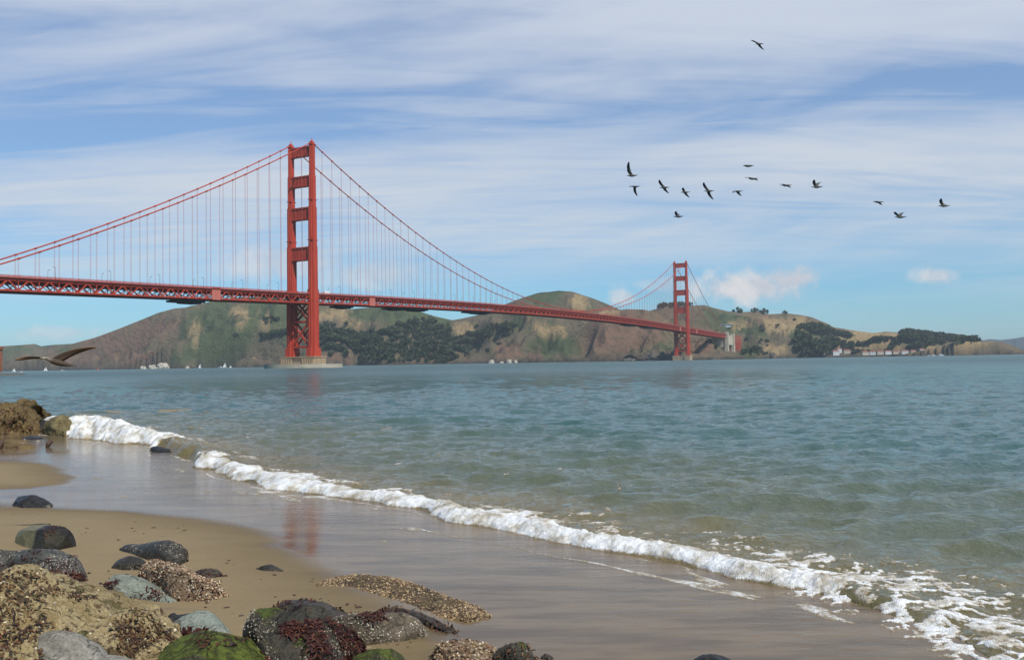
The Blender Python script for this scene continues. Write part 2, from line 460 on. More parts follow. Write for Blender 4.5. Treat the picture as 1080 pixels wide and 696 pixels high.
# ------------------------------------------------------------------ beach sand
ratS = np.concatenate([np.linspace(-1.6, -.72, 60)[:-1], np.linspace(-.72, .72, 700), np.linspace(.72, 1.6, 60)[1:]])
rowS = [2.0]
while rowS[-1] < 190: rowS.append(rowS[-1] * 1.0085)
rowS = np.array(rowS)
X = (ratS[:, None] * (rowS[None, :] + 3)); Y = np.broadcast_to(rowS[None, :] - 6.0, X.shape) + 0.0
xs_, ys_ = X.ravel(), Y.ravel()
sd_s, tt_s = shore(xs_, ys_)
dr_s = dryness(xs_, ys_) + .22 * fbm(xs_ * .45, ys_ * .9, o=4, seed=44)
zsand = sand_z(xs_, ys_, sd_s, dr_s)
me = mesh_np('beach_sand', np.stack([xs_, ys_, zsand], 1), grid_faces(len(ratS), len(rowS)))
attr(me, 'dry', np.clip(dr_s, -5, 5)); attr(me, 'shore', np.clip(-sd_s, -3, 30))
mt = bpy.data.materials.new('beach_sand'); mt.use_nodes = True; t = NT(mt.node_tree)
a = t.node('ShaderNodeAttribute', attribute_name='dry').outputs['Fac']
ash = t.node('ShaderNodeAttribute', attribute_name='shore').outputs['Fac']
pos = t.node('ShaderNodeNewGeometry').outputs['Position']
fine = t.noise(pos, 190, 3, .7); med = t.noise(pos, 1.6, 5, .6); lng = t.noise(t.scalev(pos, (.5, 2.2, 1)), 1.1, 5, .6)
grit = t.node('ShaderNodeTexVoronoi', {'Vector': pos, 'Scale': 60.0}).outputs['Distance']
a = t.math('ADD', a, t.math('MULTIPLY', t.math('SUBTRACT', lng, .5), .5))
wet = t.smooth(a, .30, -.30)
damp = t.smooth(a, 1.5, -.1)
dry1 = t.mix(med, (.185, .132, .063), (.236, .171, .084))
dry1 = t.mix(t.math('MULTIPLY', t.smooth(fine, .35, .7), .35), dry1, (.36, .28, .18))
dry1 = t.mix(t.math('MULTIPLY', t.smooth(lng, .58, .75), .45), dry1, (.13, .10, .065))
dmp = t.mix(lng, (.148, .104, .050), (.185, .134, .067))
wetc = t.mix(t.smooth(lng, .36, .62), (.112, .077, .043), (.178, .125, .070))
c = t.mix(damp, dry1, dmp); c = t.mix(wet, c, wetc)
film = t.math('MULTIPLY', wet, t.smooth(t.math('ADD', med, t.math('MULTIPLY', lng, .6)), .45, .95))
rg = t.node('ShaderNodeMapRange', {0: wet, 1: 0.0, 2: 1.0, 3: .85, 4: .09}).outputs[0]
rg = t.math('SUBTRACT', rg, t.math('MULTIPLY', film, .05))
rplw = t.noise(t.scalev(pos, (1.0, 3.2, 1)), 2.4, 5, .6)
hd = t.math('ADD', t.math('MULTIPLY', fine, .0035), t.math('MULTIPLY', t.noise(pos, 11, 4, .6), .012))
nearw = t.smooth(ash, 3.2, .4)
hw = t.math('MULTIPLY', rplw, t.math('ADD', .0032, t.math('MULTIPLY', nearw, .010)))
hh = t.node('ShaderNodeMix', {0: wet, 2: hd, 3: hw}, data_type='FLOAT').outputs[0]
bp = t.node('ShaderNodeBump', {'Height': hh, 'Strength': 1.0, 'Distance': 1.0})
b = t.node('ShaderNodeBsdfPrincipled', {'Base Color': c, 'Roughness': rg, 'IOR': 1.36, 'Specular IOR Level': t.math('SUBTRACT', .3, t.math('MULTIPLY', wet, .06)), 'Normal': bp.outputs[0]})
t.node('ShaderNodeOutputMaterial', {'Surface': b.outputs[0]})
tag(link('beach_sand', me, mt), kind='structure')

# ------------------------------------------------------------------ foam of the breaking wave (lumpy, sits on the water and the sand)
ta = [LT[40]]
while ta[-1] < LT[-1] - .3:
    i = np.searchsorted(LT, ta[-1]); ta.append(ta[-1] + max(.016, np.hypot(*LP[min(i, len(LP) - 1)]) * .0016))
ta = np.array(ta)
sa = np.concatenate([np.linspace(-1.9, -.25, 60)[:-1], np.linspace(-.25, 1.4, 75)[:-1], np.linspace(1.4, 4.8, 80)])
TA, SA = np.meshgrid(ta, sa, indexing='ij')
px_ = np.interp(TA, LT, LP[:, 0]); py_ = np.interp(TA, LT, LP[:, 1]); nx = np.interp(TA, LT, LN[:, 0]); ny = np.interp(TA, LT, LN[:, 1])
dscale = np.clip(np.hypot(px_, py_) / 13.0, .75, 2.4)
fx = (px_ + nx * SA * dscale).ravel(); fy = (py_ + ny * SA * dscale).ravel()
fsd = (SA * dscale).ravel(); ft = TA.ravel()
zw, fj = sea_z(fx, fy, fsd, ft, np.full_like(fx, .06))
zb = np.maximum(zw, sand_z(fx, fy, fsd))
_m = fbm(ft * .55, ft * 0 + 1.7, o=3, seed=55); amt = np.interp(ft, LT, LFO) * (1 + .35 * np.minimum(_m, .1)); wid = np.interp(ft, LT, LW) * (1 + .55 * _m); Hb = np.interp(ft, LT, LH)
nz1 = fbm(fx * 2.1, fy * 2.1, o=5, seed=50, gain=.55); nz2 = fbm(fx * 7, fy * 7, o=3, seed=60); nz3 = fbm(ft * .5, fsd * 1.4, o=4, seed=70)
cells = 1 - np.abs(fbm(fx * 4.6, fy * 4.6, o=4, seed=80, gain=.6)) * 3.2
core = sstep(fj, -.10, .10) * (1 - sstep(fj, wid * .70, wid * 1.25))
mk = core * 1.45 * amt - .60 + .95 * nz1 - (1 - amt) * .12 + .35 * nz2 * core
back = sstep(fj, wid * .6, wid) * (1 - sstep(fj, wid * 1.0 + .3, wid + 1.6))
mkb = back * (.34 + .26 * amt) - .73 + .50 * nz3 + .46 * cells * (.55 + .45 * nz1) + .22 * nz2
swash = sstep(fj, -1.5, -.7) * (1 - sstep(fj, -.15, .1))
mks = swash * .30 - .70 + .50 * (1 - np.abs(fbm(ft * .35, fsd * 2.0, o=4, seed=90)) * 3.2) + .15 * nz1
rgt = sstep(fx, 2.4, 3.6)
lace = sstep(fj, -.6, .0) * (1 - sstep(fj, .9, 2.3)) * rgt
mkr = lace * .40 - .78 + .72 * cells + .45 * nz3 + .2 * nz1 + .15 * nz2
mkb = np.where(back > .02, mkb, -.3); mkr = np.where(lace > .05, mkr, -.3); mks = np.where(swash > .05, mks, -.3)
m_all = np.maximum(np.maximum(mk, mkb), np.maximum(mks, mkr))
thick = np.where(mk >= m_all - 1e-9, np.clip(mk, -.3, .55) * (.12 * np.clip(Hb / .25, .7, 2.4)), np.clip(m_all, -.3, .5) * .035)
lump = np.clip(mk, 0, .5) * .11 * (nz2 * .45 + fbm(fx * 18, fy * 18, o=3, seed=65) * .6) * np.clip(Hb / .25, .7, 2.0)
z = zb + np.where(m_all < 0, m_all * .09 - .004, thick + lump + .003)
keep = m_all > -.35
Fq = grid_faces(len(ta), len(sa)); Fq = Fq[keep[Fq].any(1)]
used = np.unique(Fq); rem = np.full(len(fx), -1); rem[used] = np.arange(len(used))
me = mesh_np('sea_foam', np.stack([fx, fy, z], 1)[used], rem[Fq])
attr(me, 'thick', np.clip(m_all, -.3, 1)[used])
mt = bpy.data.materials.new('sea_foam'); mt.use_nodes = True; t = NT(mt.node_tree)
at = t.node('ShaderNodeAttribute', attribute_name='thick').outputs['Fac']
pos = t.node('ShaderNodeNewGeometry').outputs['Position']
n = t.noise(pos, 22, 4, .7); n3 = t.noise(pos, 3.0, 4, .6)
f = t.math('MULTIPLY', t.smooth(t.math('ADD', at, t.math('MULTIPLY', t.math('SUBTRACT', n, .5), .5)), -.02, .20), t.math('ADD', .62, t.math('MULTIPLY', t.smooth(n3, .3, .55), .38)))
c = t.mix(f, (.25, .19, .11), t.mix(t.smooth(t.math('ADD', t.math('MULTIPLY', n3, .65), t.math('MULTIPLY', n, .35)), .36, .60), (.47, .41, .30), (.80, .79, .75)))
bp = t.node('ShaderNodeBump', {'Height': t.math('ADD', n, t.noise(pos, 70, 2)), 'Strength': .7, 'Distance': .03})
b = t.node('ShaderNodeBsdfPrincipled', {'Base Color': c, 'Roughness': .55, 'Specular IOR Level': .3, 'Normal': bp.outputs[0]})
t.node('ShaderNodeOutputMaterial', {'Surface': b.outputs[0]})
tag(link('sea_foam', me, mt), 'white foam of the wave breaking along the wet sand', 'foam', kind='stuff')

# ------------------------------------------------------------------ headland hills
SHORE_D = [(-200, 3500), (0, 3100), (110, 2800), (200, 2600), (300, 2500), (450, 2380), (600, 2200), (690, 2070), (722, 2030), (760, 2080), (800, 2260), (860, 2600), (940, 2750), (1000, 2650), (1040, 2500), (1075, 2480), (1100, 2650), (1300, 2900)]
RIDGES = [  # crest (pixel column, pixel row) with its distance, front reach and back reach
    (3900, 1.0, [(-200, 364), (-60, 361), (0, 365), (17, 364), (37, 362.5), (43, 365), (57, 363.5), (75, 362.5), (110, 362), (150, 366), (200, 380)]),
    (3000, 1.0, [(-40, 388), (40, 378), (60, 369), (75, 362.5), (100, 355.5), (124, 346.5), (144, 338.5), (161, 331.5), (184, 325), (198, 323.5), (210, 321), (230, 316.5), (255, 313.5), (280, 313), (310, 315.5), (340, 319.5), (367, 326), (385, 324.5), (410, 322.5), (435, 326), (460, 333.5), (478, 337.5), (491, 335), (510, 331), (540, 337), (600, 352), (640, 375)]),
    (2650, .9, [(90, 388), (150, 372), (215, 352), (262, 336), (300, 338), (340, 347), (400, 357), (470, 366), (530, 380)]),
    (2950, 1.0, [(440, 350), (490, 340), (510, 332), (532, 321.5), (549, 315), (568, 309), (590, 306), (605, 307), (617, 311), (626, 314), (641, 320), (652, 325), (670, 333), (700, 348), (740, 370)]),
    (2600, .8, [(470, 384), (510, 366), (545, 350), (575, 345), (610, 352), (650, 368), (680, 380)]),
    (2420, 1.0, [(575, 372), (600, 356), (622, 340), (642, 328), (662, 325), (680, 325.5), (694, 329), (710, 339), (724, 352), (738, 366), (750, 378)]),
    (3100, 1.0, [(650, 335), (680, 329), (696, 324.5), (706, 321.5), (728, 322.5), (745, 321.5), (753, 324), (769, 328), (779, 329), (799, 328), (813, 331), (831, 330), (847, 332), (857, 334), (873, 340.5), (880, 345), (896, 347.5), (909, 349.5), (922, 351), (935, 349.5), (950, 350.5), (975, 354), (1000, 357), (1040, 362), (1060, 369)]),
    (2230, .7, [(728, 380), (738, 366), (746, 361), (755, 362), (764, 367), (780, 368), (792, 370), (803, 375), (815, 379)]),
    (2700, .8, [(790, 378), (815, 366), (838, 357), (850, 356), (862, 364), (880, 374)]),
    (2800, .8, [(880, 372), (900, 363), (925, 358), (950, 357), (975, 361), (1000, 368)]),
    (2620, .5, [(930, 378), (960, 371), (990, 364), (1012, 360.5), (1040, 359.5), (1059, 361), (1070, 365), (1082, 370), (1090, 374)]),
    (8600, 1.0, [(960, 366), (1030, 360), (1045, 357.5), (1056, 358.5), (1070, 357), (1090, 353.5), (1130, 350), (1200, 352), (1300, 360)]),
]
hp = np.arange(-110, 1181, 1.6)
depths = np.concatenate([np.arange(1985, 3420, 14.0), np.arange(3420, 4400, 55.0), np.arange(4400, 7600, 800.0), np.arange(7600, 9200, 100.0)])
PX, DD = np.meshgrid(hp, depths, indexing='ij')
shd = np.interp(PX, [a for a, b in SHORE_D], [b for a, b in SHORE_D])
rat = np.array([P(a, 375, 1000)[0] / 1000 for a in hp])
HX = rat[:, None] * DD; HY = DD
shn = shd + 18 * fbm(HX * .006, HX * 0 + 2.0, o=2, seed=101) + 45 * fbm(HX * .0022, HX * 0 + 5, o=2, seed=104)
Z = np.full(PX.shape, -25.0)
wx = HX + 90 * fbm(HX * .004, HY * .004, o=3, seed=110); wy = HY + 90 * fbm(HX * .004 + 50, HY * .004, o=3, seed=111)
ru = wx * .62 + wy * .95; rv = wy * .62 - wx * .95
gul = 1 - np.abs(fbm(ru * .0040, rv * .0026, o=4, seed=112, gain=.42)) * 2.2
gul2 = 1 - np.abs(fbm((wx * .8 - wy * .7) * .010, (wx * .7 + wy * .8) * .008, o=3, seed=118)) * 2.0
fin = fbm(wx * .02, wy * .02, o=4, seed=115)
for (D0, k, cr) in RIDGES:
    xs = [a for a, b in cr]
    py_c = np.interp(PX, xs, [b for a, b in cr])
    # height of the crest from its row in the photograph at its own distance
    v = np.stack([Fv + (a - 540) / FPX * Rv - (b - 348) / FPX * Uv for a, b in zip(hp, np.interp(hp, xs, [b for a, b in cr]))])
    Hc = CAMH + v[:, 2] / v[:, 1] * D0
    Hc = np.where((hp < xs[0]) | (hp > xs[-1]), -30, Hc)[:, None]
    Dc = D0 + 30 * fbm(HX * .003, HX * 0 + D0, o=2, seed=int(D0))
    span = np.maximum(Dc - shn, 60) if D0 < 7000 else np.full(PX.shape, 900.0)
    tq = (DD - (Dc - span)) / span
    front = np.clip(tq, 0, 1)
    prof = np.where(tq < 1, .13 * sstep(front, 0.0, .07) + .87 * front ** 1.05, 1 - 1.1 * np.clip((DD - Dc) / (span * .8 + 250), 0, 3) ** 1.3)
    mid = np.clip(front * (1 - front) * 4, 0, 1) * (tq < 1)
    z = Hc * prof + (np.minimum(gul - .95, 0) * 120 + np.minimum(gul2 - .95, 0) * 38) * np.clip(mid * 1.6, 0, 1) * np.clip(Hc / 120, .1, 1.2) + fin * 1.5 * mid
    z = np.where((tq < 0) | (Hc < 0), -30 + 0 * z, z)
    Z = np.maximum(Z, z)
Z = np.where(Z > 0, Z * (1 - .62 * np.exp(-((PX - 776) / 16) ** 4 - ((DD - 2380) / 190) ** 4)), Z)
Z = np.where(DD < shn, np.minimum(Z, -3 - (shn - DD) * .1), Z)
Z = np.maximum(Z, -25)
nrow, ncol = Z.shape
gy_, gx_ = np.gradient(Z)
HPX, HPY = proj(HX, HY, Z)
# ground cover: scrub, dry grass, bare red-brown soil (each patch has its own place on the hills)
def blobs(lst, warp=10):
    ox = HPX + warp * fbm(HX * .006, HY * .006, o=3, seed=130); oy = HPY + warp * .6 * fbm(HX * .006, HY * .006, o=3, seed=131)
    m_ = np.zeros(PX.shape)
    for (cx, cy, rx, ry, am) in lst:
        m_ = np.maximum(m_, am * np.exp(-(((ox - cx) / rx) ** 2 + ((oy - cy) / ry) ** 2) ** 1.5))
    return m_
HW = HY * .6 + Z * 2.2
n_a = fbm(HX * .0045, HW * .0045, o=5, seed=140); n_b = fbm(HX * .013, HW * .013, o=4, seed=150); n_c = fbm(HX * .05, HW * .05, o=3, seed=160)
green = blobs([(235, 348, 45, 30, 1), (290, 330, 40, 16, .8), (390, 332, 60, 10, .9), (440, 335, 45, 12, .9), (215, 375, 45, 10, .7), (590, 366, 40, 12, .9), (560, 345, 40, 12, .5), (575, 313, 30, 10, .8), (620, 318, 18, 10, .6), (40, 368, 50, 5, .7), (90, 372, 25, 5, .5), (770, 342, 24, 14, .8), (800, 345, 22, 12, .6), (745, 335, 20, 14, .5), (790, 372, 15, 4, .8), (850, 350, 25, 12, .6), (310, 350, 40, 20, .5), (1000, 355, 30, 6, .5), (700, 365, 30, 8, .35)])
tan = blobs([(205, 347, 10, 16, .55), (255, 330, 14, 9, .75), (225, 362, 14, 8, .6), (282, 335, 10, 5, .6), (270, 375, 14, 7, .45), (350, 333, 24, 7, .85), (372, 345, 22, 6, .6), (490, 350, 14, 9, .85), (585, 350, 20, 7, .9), (565, 341, 18, 5, .55), (612, 318, 14, 8, .8), (640, 330, 16, 7, .7), (700, 340, 12, 6, .5), (785, 340, 20, 6, .75), (830, 340, 30, 9, .85), (915, 357, 40, 8, 1), (895, 350, 26, 6, .8), (945, 354, 30, 5, .9), (1025, 360, 24, 3, .9), (815, 370, 16, 6, .8), (762, 364, 12, 6, .6), (430, 352, 20, 5, .4), (1000, 369, 26, 3, .8)])
red = blobs([(120, 362, 45, 20, 1), (165, 345, 30, 14, .9), (75, 378, 40, 9, .7), (280, 372, 24, 12, .7), (245, 376, 30, 10, .6), (540, 372, 22, 9, .8), (567, 376, 8, 6, 1.3), (365, 378, 20, 7, .8), (660, 350, 50, 22, .8), (640, 365, 40, 14, .7), (740, 365, 18, 12, .7), (810, 335, 20, 6, .5), (460, 375, 20, 8, .6), (345, 376, 12, 6, .8)])
cg = np.array([.046, .062, .028]); ct = np.array([.31, .215, .105]); cr_ = np.array([.165, .095, .062]); cb = np.array([.115, .092, .056]); dk = np.array([.020, .030, .016])
C = np.broadcast_to(cb, PX.shape + (3,)).copy()
def lay(C, c, mask): return C + (c - C) * np.clip(mask, 0, 1)[..., None]
C = lay(C, np.array([.15, .112, .066]), sstep(n_a, -.1, .4) * .8)
C = lay(C, np.array([.066, .086, .036]), sstep(green + .26 * n_a + .20 * n_b + .14 * n_c, .30, .54) * .92)
C = lay(C, cr_, sstep(red + .25 * n_b + .10 * n_c, .32, .62) * .88)
C = lay(C, ct, sstep(tan + .24 * n_b + .26 * n_c, .36, .58) * .92)
C = lay(C, dk, sstep(n_b + .5 * n_c + .30 * green - .5 * tan, .44, .62) * .55)
C = lay(C, np.array([.10, .075, .055]), (1 - sstep(Z, 4, 30)) * sstep(n_c + .5 * n_b, -.3, .4) * .8 * (green < .6))
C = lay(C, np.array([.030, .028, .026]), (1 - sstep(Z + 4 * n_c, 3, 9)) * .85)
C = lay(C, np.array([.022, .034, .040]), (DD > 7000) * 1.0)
Fq = grid_faces(nrow, ncol)
zf_ = Z.ravel(); keep = (zf_[Fq] > -20).any(1); Fq = Fq[keep]
used = np.unique(Fq); rem = np.full(zf_.size, -1); rem[used] = np.arange(len(used))
me = mesh_np('headland_hills', np.stack([HX.ravel(), HY.ravel(), zf_], 1)[used], rem[Fq])
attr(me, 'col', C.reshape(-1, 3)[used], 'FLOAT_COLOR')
mt = bpy.data.materials.new('headland_ground'); mt.use_nodes = True; t = NT(mt.node_tree)
ac = t.node('ShaderNodeAttribute', attribute_name='col').outputs['Color']
pos = t.node('ShaderNodeNewGeometry').outputs['Position']
s1 = t.noise(pos, .05, 5, .65); s2 = t.noise(pos, .16, 4, .65)
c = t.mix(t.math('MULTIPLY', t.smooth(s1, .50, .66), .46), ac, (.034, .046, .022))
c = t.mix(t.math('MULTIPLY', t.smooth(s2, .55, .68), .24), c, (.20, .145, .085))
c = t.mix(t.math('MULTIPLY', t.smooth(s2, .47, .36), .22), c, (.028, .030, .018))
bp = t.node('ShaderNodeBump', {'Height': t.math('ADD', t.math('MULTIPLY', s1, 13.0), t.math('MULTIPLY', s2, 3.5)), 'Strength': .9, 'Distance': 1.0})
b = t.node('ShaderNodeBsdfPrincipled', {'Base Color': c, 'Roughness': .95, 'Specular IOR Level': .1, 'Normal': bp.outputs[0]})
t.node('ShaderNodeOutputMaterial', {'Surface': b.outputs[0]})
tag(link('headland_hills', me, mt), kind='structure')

RUN = np.minimum.accumulate(HPY, axis=1)
def hill_at(px, py):
    """the first point of the hills met by the line of sight through a pixel"""
    i = int(np.clip(np.argmin(np.abs(hp - px)), 0, nrow - 1))
    col = np.where(Z[i] > -1, HPY[i], 1e9); run = np.minimum.accumulate(col)
    k = np.argmax(run <= py) if (run <= py).any() else int(np.argmin(col))
    return np.array([HX[i, k], HY[i, k], Z[i, k]])
def shore_at(px, off=0.0):
    i = int(np.clip(np.argmin(np.abs(hp - px)), 0, nrow - 1)); D = shn[i, 0] - off
    return np.array([rat[i] * D, D, 0.0])

# ------------------------------------------------------------------ woods and trees on the hills
leafm = bpy.data.materials.new('conifer_foliage'); leafm.use_nodes = True; t = NT(leafm.node_tree)
ac = t.node('ShaderNodeAttribute', attribute_name='col').outputs['Color']
b = t.node('ShaderNodeBsdfPrincipled', {'Base Color': ac, 'Roughness': .9, 'Specular IOR Level': .1})
t.node('ShaderNodeOutputMaterial', {'Surface': b.outputs[0]})
barkm = plain('bark', (.09, .065, .045), .9, .3, 1.0)
def crown_np(c, r, h, n, r_, q=1.0):
    """crown of n leaf-clump faces through a lumpy ellipsoid volume"""
    d_ = r_.normal(size=(n, 3)); d_ /= np.linalg.norm(d_, axis=1)[:, None]
    rad = r_.uniform(.35, 1, n) ** .45
    ctr = d_ * rad[:, None]
    ctr[:, 2] = ctr[:, 2] * .5 + .5
    taper = 1 - .45 * np.clip(ctr[:, 2], 0, 1)
    lump = 1 + .28 * np.sin(ctr[:, 0] * 5 + c[0]) * np.cos(ctr[:, 1] * 5 + c[1])
    p = np.stack([ctr[:, 0] * r * taper * lump, ctr[:, 1] * r * taper * lump, ctr[:, 2] * h], 1) + c
    s = r * .30 * q * r_.uniform(.6, 1.3, n)
    a1 = r_.normal(size=(n, 3)); a1 /= np.linalg.norm(a1, axis=1)[:, None]
    a2 = np.cross(a1, d_ + .4 * r_.normal(size=(n, 3))); a2 /= np.linalg.norm(a2, axis=1)[:, None] + 1e-9
    V = np.stack([p + a1 * s[:, None], p + a2 * s[:, None], p - a1 * s[:, None] * .8, p - a2 * s[:, None]], 1).reshape(-1, 3)
    g = r_.uniform(.55, 1.55, n)
    tone = np.array([.034, .050, .024]) * r_.uniform(.75, 1.25)
    tone = tone * np.array([r_.uniform(.85, 1.3), 1, r_.uniform(.8, 1.1)])
    Cc = np.repeat(np.clip(tone[None] * g[:, None], 0, 1), 4, 0)
    return V, Cc
def wood(name, label, polys, n, hrange, seed, leaf=46):
    r_ = np.random.default_rng(seed); Vs = []; Cs = []; pts = []
    for poly in polys:
        pa = np.array(poly, float); lo = pa.min(0); hi = pa.max(0); got = 0; tries = 0
        area = (hi - lo).prod(); want = int(n * area / sum((np.array(q).max(0) - np.array(q).min(0)).prod() for q in polys))
        while got < want and tries < want * 8:
            tries += 1
            p = lo + r_.random(2) * (hi - lo)
            if polysd(np.array([p[0]]), np.array([p[1]]), pa)[0] < r_.uniform(-1.2, .3): continue
            w_ = hill_at(p[0], p[1]); h = r_.uniform(*hrange)
            if w_[2] < 1.5: continue
            V, Cc = crown_np(w_ + np.array([r_.normal() * 4, r_.normal() * 4, -.5]), h * r_.uniform(.55, .8), h, leaf, r_)
            Vs.append(V); Cs.append(Cc); got += 1
    V = np.concatenate(Vs); me = mesh_np(name, V, np.arange(len(V)).reshape(-1, 4), False); attr(me, 'col', np.concatenate(Cs), 'FLOAT_COLOR')
    o = link(name, me, leafm); tag(o, label, 'wood', kind='stuff'); return o
wood('wood', 'dark conifer wood filling the valley right of the near tower', [[(336, 352), (345, 344), (362, 348), (378, 356), (405, 352), (440, 342), (456, 342), (472, 350), (480, 362), (480, 378), (470, 384), (440, 382), (400, 383), (372, 379), (350, 378), (338, 370)]], 950, (9, 17), 1)
wood('wood', 'dark strip of trees climbing the slope above the white rocks', [[(466, 384), (478, 364), (500, 354), (520, 348), (538, 344), (545, 348), (538, 355), (515, 359), (502, 366), (492, 374), (484, 381)]], 330, (8, 15), 2)
wood('wood', 'trees on the slope just left of the near tower', [[(277, 356), (285, 352), (296, 350), (304, 352), (304, 367), (290, 366), (277, 362)]], 70, (9, 15), 3)
wood('wood', 'dark wood in the gully right of the far tower', [[(838, 372), (842, 352), (852, 346), (862, 344), (872, 348), (884, 358), (880, 374), (860, 376), (848, 375)], [(884, 360), (894, 353), (898, 358), (892, 364)]], 330, (11, 19), 4)
wood('wood', 'big dark rounded wood topping the low point on the right', [[(950, 368), (951, 353), (956, 348), (966, 346), (987, 346.5), (1005, 349.5), (1012, 348.5), (1022, 349), (1033, 354), (1036, 357.5), (1010, 360), (990, 364), (970, 369)]], 620, (12, 21), 5)
wood('wood', 'dark trees along the shore behind the red roofed houses', [[(896, 374), (884, 368), (905, 362), (935, 366), (960, 366), (985, 366), (960, 371), (930, 373)]], 300, (8, 13), 6)
wood('wood', 'thin dark trees on the skyline behind the far tower', [[(694, 326), (698, 321), (708, 320.5), (718, 322), (730, 323), (724, 326), (704, 326)]], 46, (9, 15), 7)
wood('wood', 'green bushes at the foot of the concrete pylon', [[(783, 376), (784, 370), (796, 368), (812, 372), (814, 376)], [(750, 366), (752, 360), (757, 362), (757, 370)]], 50, (7, 12), 8)

def tree(px, py, h, label, seed, group=None):
    r_ = np.random.default_rng(seed); w_ = hill_at(px, py)
    e = empty('tree', tuple(w_), label, 'tree', group)
    mb = MB(); mb.tube([(0, 0, -1), (0, 0, h * .3), (.3, 0, h * .6)], [h * .03, h * .025, h * .012]); mb.build('trunk', barkm, e)
    lob = [crown_np(np.array([ox, oy, -h * .06]), h * rr, h * hh, 60, r_, 1.0) for ox, oy, rr, hh in ((0, 0, .45, .95), (h * r_.uniform(.4, .7), 0, .40, r_.uniform(.55, .8)), (-h * r_.uniform(.4, .75), h * .2, .38, r_.uniform(.5, .75)), (h * r_.uniform(-.2, .3), -h * .3, .4, .6))]
    V = np.concatenate([a for a, b in lob]); Cc = np.concatenate([b for a, b in lob])
    me = mesh_np('crown', V, np.arange(len(V)).reshape(-1, 4), False); attr(me, 'col', Cc, 'FLOAT_COLOR'); link('crown', me, leafm, e)
for k, (px, py, h, lb) in enumerate([
    (248.5, 371, 11, 'round dark tree alone low on the slope left of the near tower'),
    (275, 362, 14, 'dark tree on the slope, lower left of the wood by the near tower'),
    (281, 367, 10, 'small dark tree just below the wood left of the near tower'),
    (779, 328.5, 22, 'wide dark tree on the skyline left of the next skyline tree'),
    (797, 328, 17, 'dark tree on the skyline above the pale vista building'),
    (806, 330, 20, 'broad dark tree on the bare skyline right of the far tower'),
    (829, 330.5, 13, 'small dark tree alone on the tan skyline at right'),
    (515, 373, 11, 'dark tree in the gap below the climbing strip of trees'),
    (526, 364, 10, 'single dark tree beside the top of the tan clearing'),
    (507, 366, 12, 'dark tree standing just right of the climbing strip'),
    (809, 361, 12, 'dark tree on the slope right of the red trestle'),
    (821, 346, 10, 'single bush on the tan slope left of the gully wood'),
    (838, 341, 9, 'single bush high on the tan slope near the skyline')]):
    tree(px, py, h, lb, 300 + k)

# ------------------------------------------------------------------ suspension bridge
BS = np.array([-209.788, 881.018]); BB = 0.4866516
AX = np.array([math.sin(BB), math.cos(BB)]); PE = np.array([AX[1], -AX[0]])   # along (north), across (east)
AX3 = np.array([*AX, 0]); PE3 = np.array([*PE, 0])
def B(s, e, z):      # bridge coordinates: along, across (east +), up
    q = BS + s * AX + e * PE; return np.array([q[0], q[1], z])
bridge = empty('suspension_bridge', (0, 0, 0), 'long red suspension bridge with two towers crossing the strait', 'bridge')
def redmat(name, col, rough):
    mt = bpy.data.materials.new(name); mt.use_nodes = True; t = NT(mt.node_tree)
    co = t.node('ShaderNodeTexCoord').outputs['Object']
    n = t.noise(t.scalev(co, (1, 1, .12)), .35, 5, .6); n2 = t.noise(co, .06, 3)
    c = t.mix(t.smooth(n, .35, .7), [x * .86 for x in col], [x * 1.1 for x in col])
    c = t.mix(t.math('MULTIPLY', t.smooth(n2, .48, .75), .35), c, (.24, .040, .026))
    b = t.node('ShaderNodeBsdfPrincipled', {'Base Color': c, 'Roughness': rough, 'Specular IOR Level': .3})
    t.node('ShaderNodeOutputMaterial', {'Surface': b.outputs[0]}); return mt
RED = redmat('orange_red_paint', (.45, .050, .022), .6)
DECKM = plain('asphalt', (.055, .055, .056), .9, .2, .4)
CONC = plain('pier_concrete', (.36, .265, .165), .9, .25, .25, .3)
CONC2 = plain('pylon_concrete', (.44, .385, .285), .9, .2, .12, .2)
FEND = plain('fender_concrete', (.42, .36, .27), .9, .25, .12, .2)
DARK = plain('dark_netting', (.016, .018, .022), .9, .3, .5)
PINK = plain('faded_red_panel', (.50, .14, .10), .7, .1, .3)
GALV = plain('lamp_metal', (.06, .05, .05), .5, .1, 2)

def rail_z(s):
    s = np.asarray(s, float)
    m_ = 75.2 + 9.4 * (1 - ((s - 640) / 640) ** 2)
    return np.where(s < 0, 75.2 + .0235 * s, np.where(s > 1280, 75.2 - .0235 * (s - 1280), m_))
def cable_z(s):
    s = np.asarray(s, float); zt = 226.0
    mn = 86 + (zt - 86) * ((s - 640) / 640) ** 2
    def side(u): return zt - (zt - 64.7) * u - 4 * 8 * u * (1 - u)
    return np.where(s < 0, side(-s / 343), np.where(s > 1280, side((s - 1280) / 343), mn))

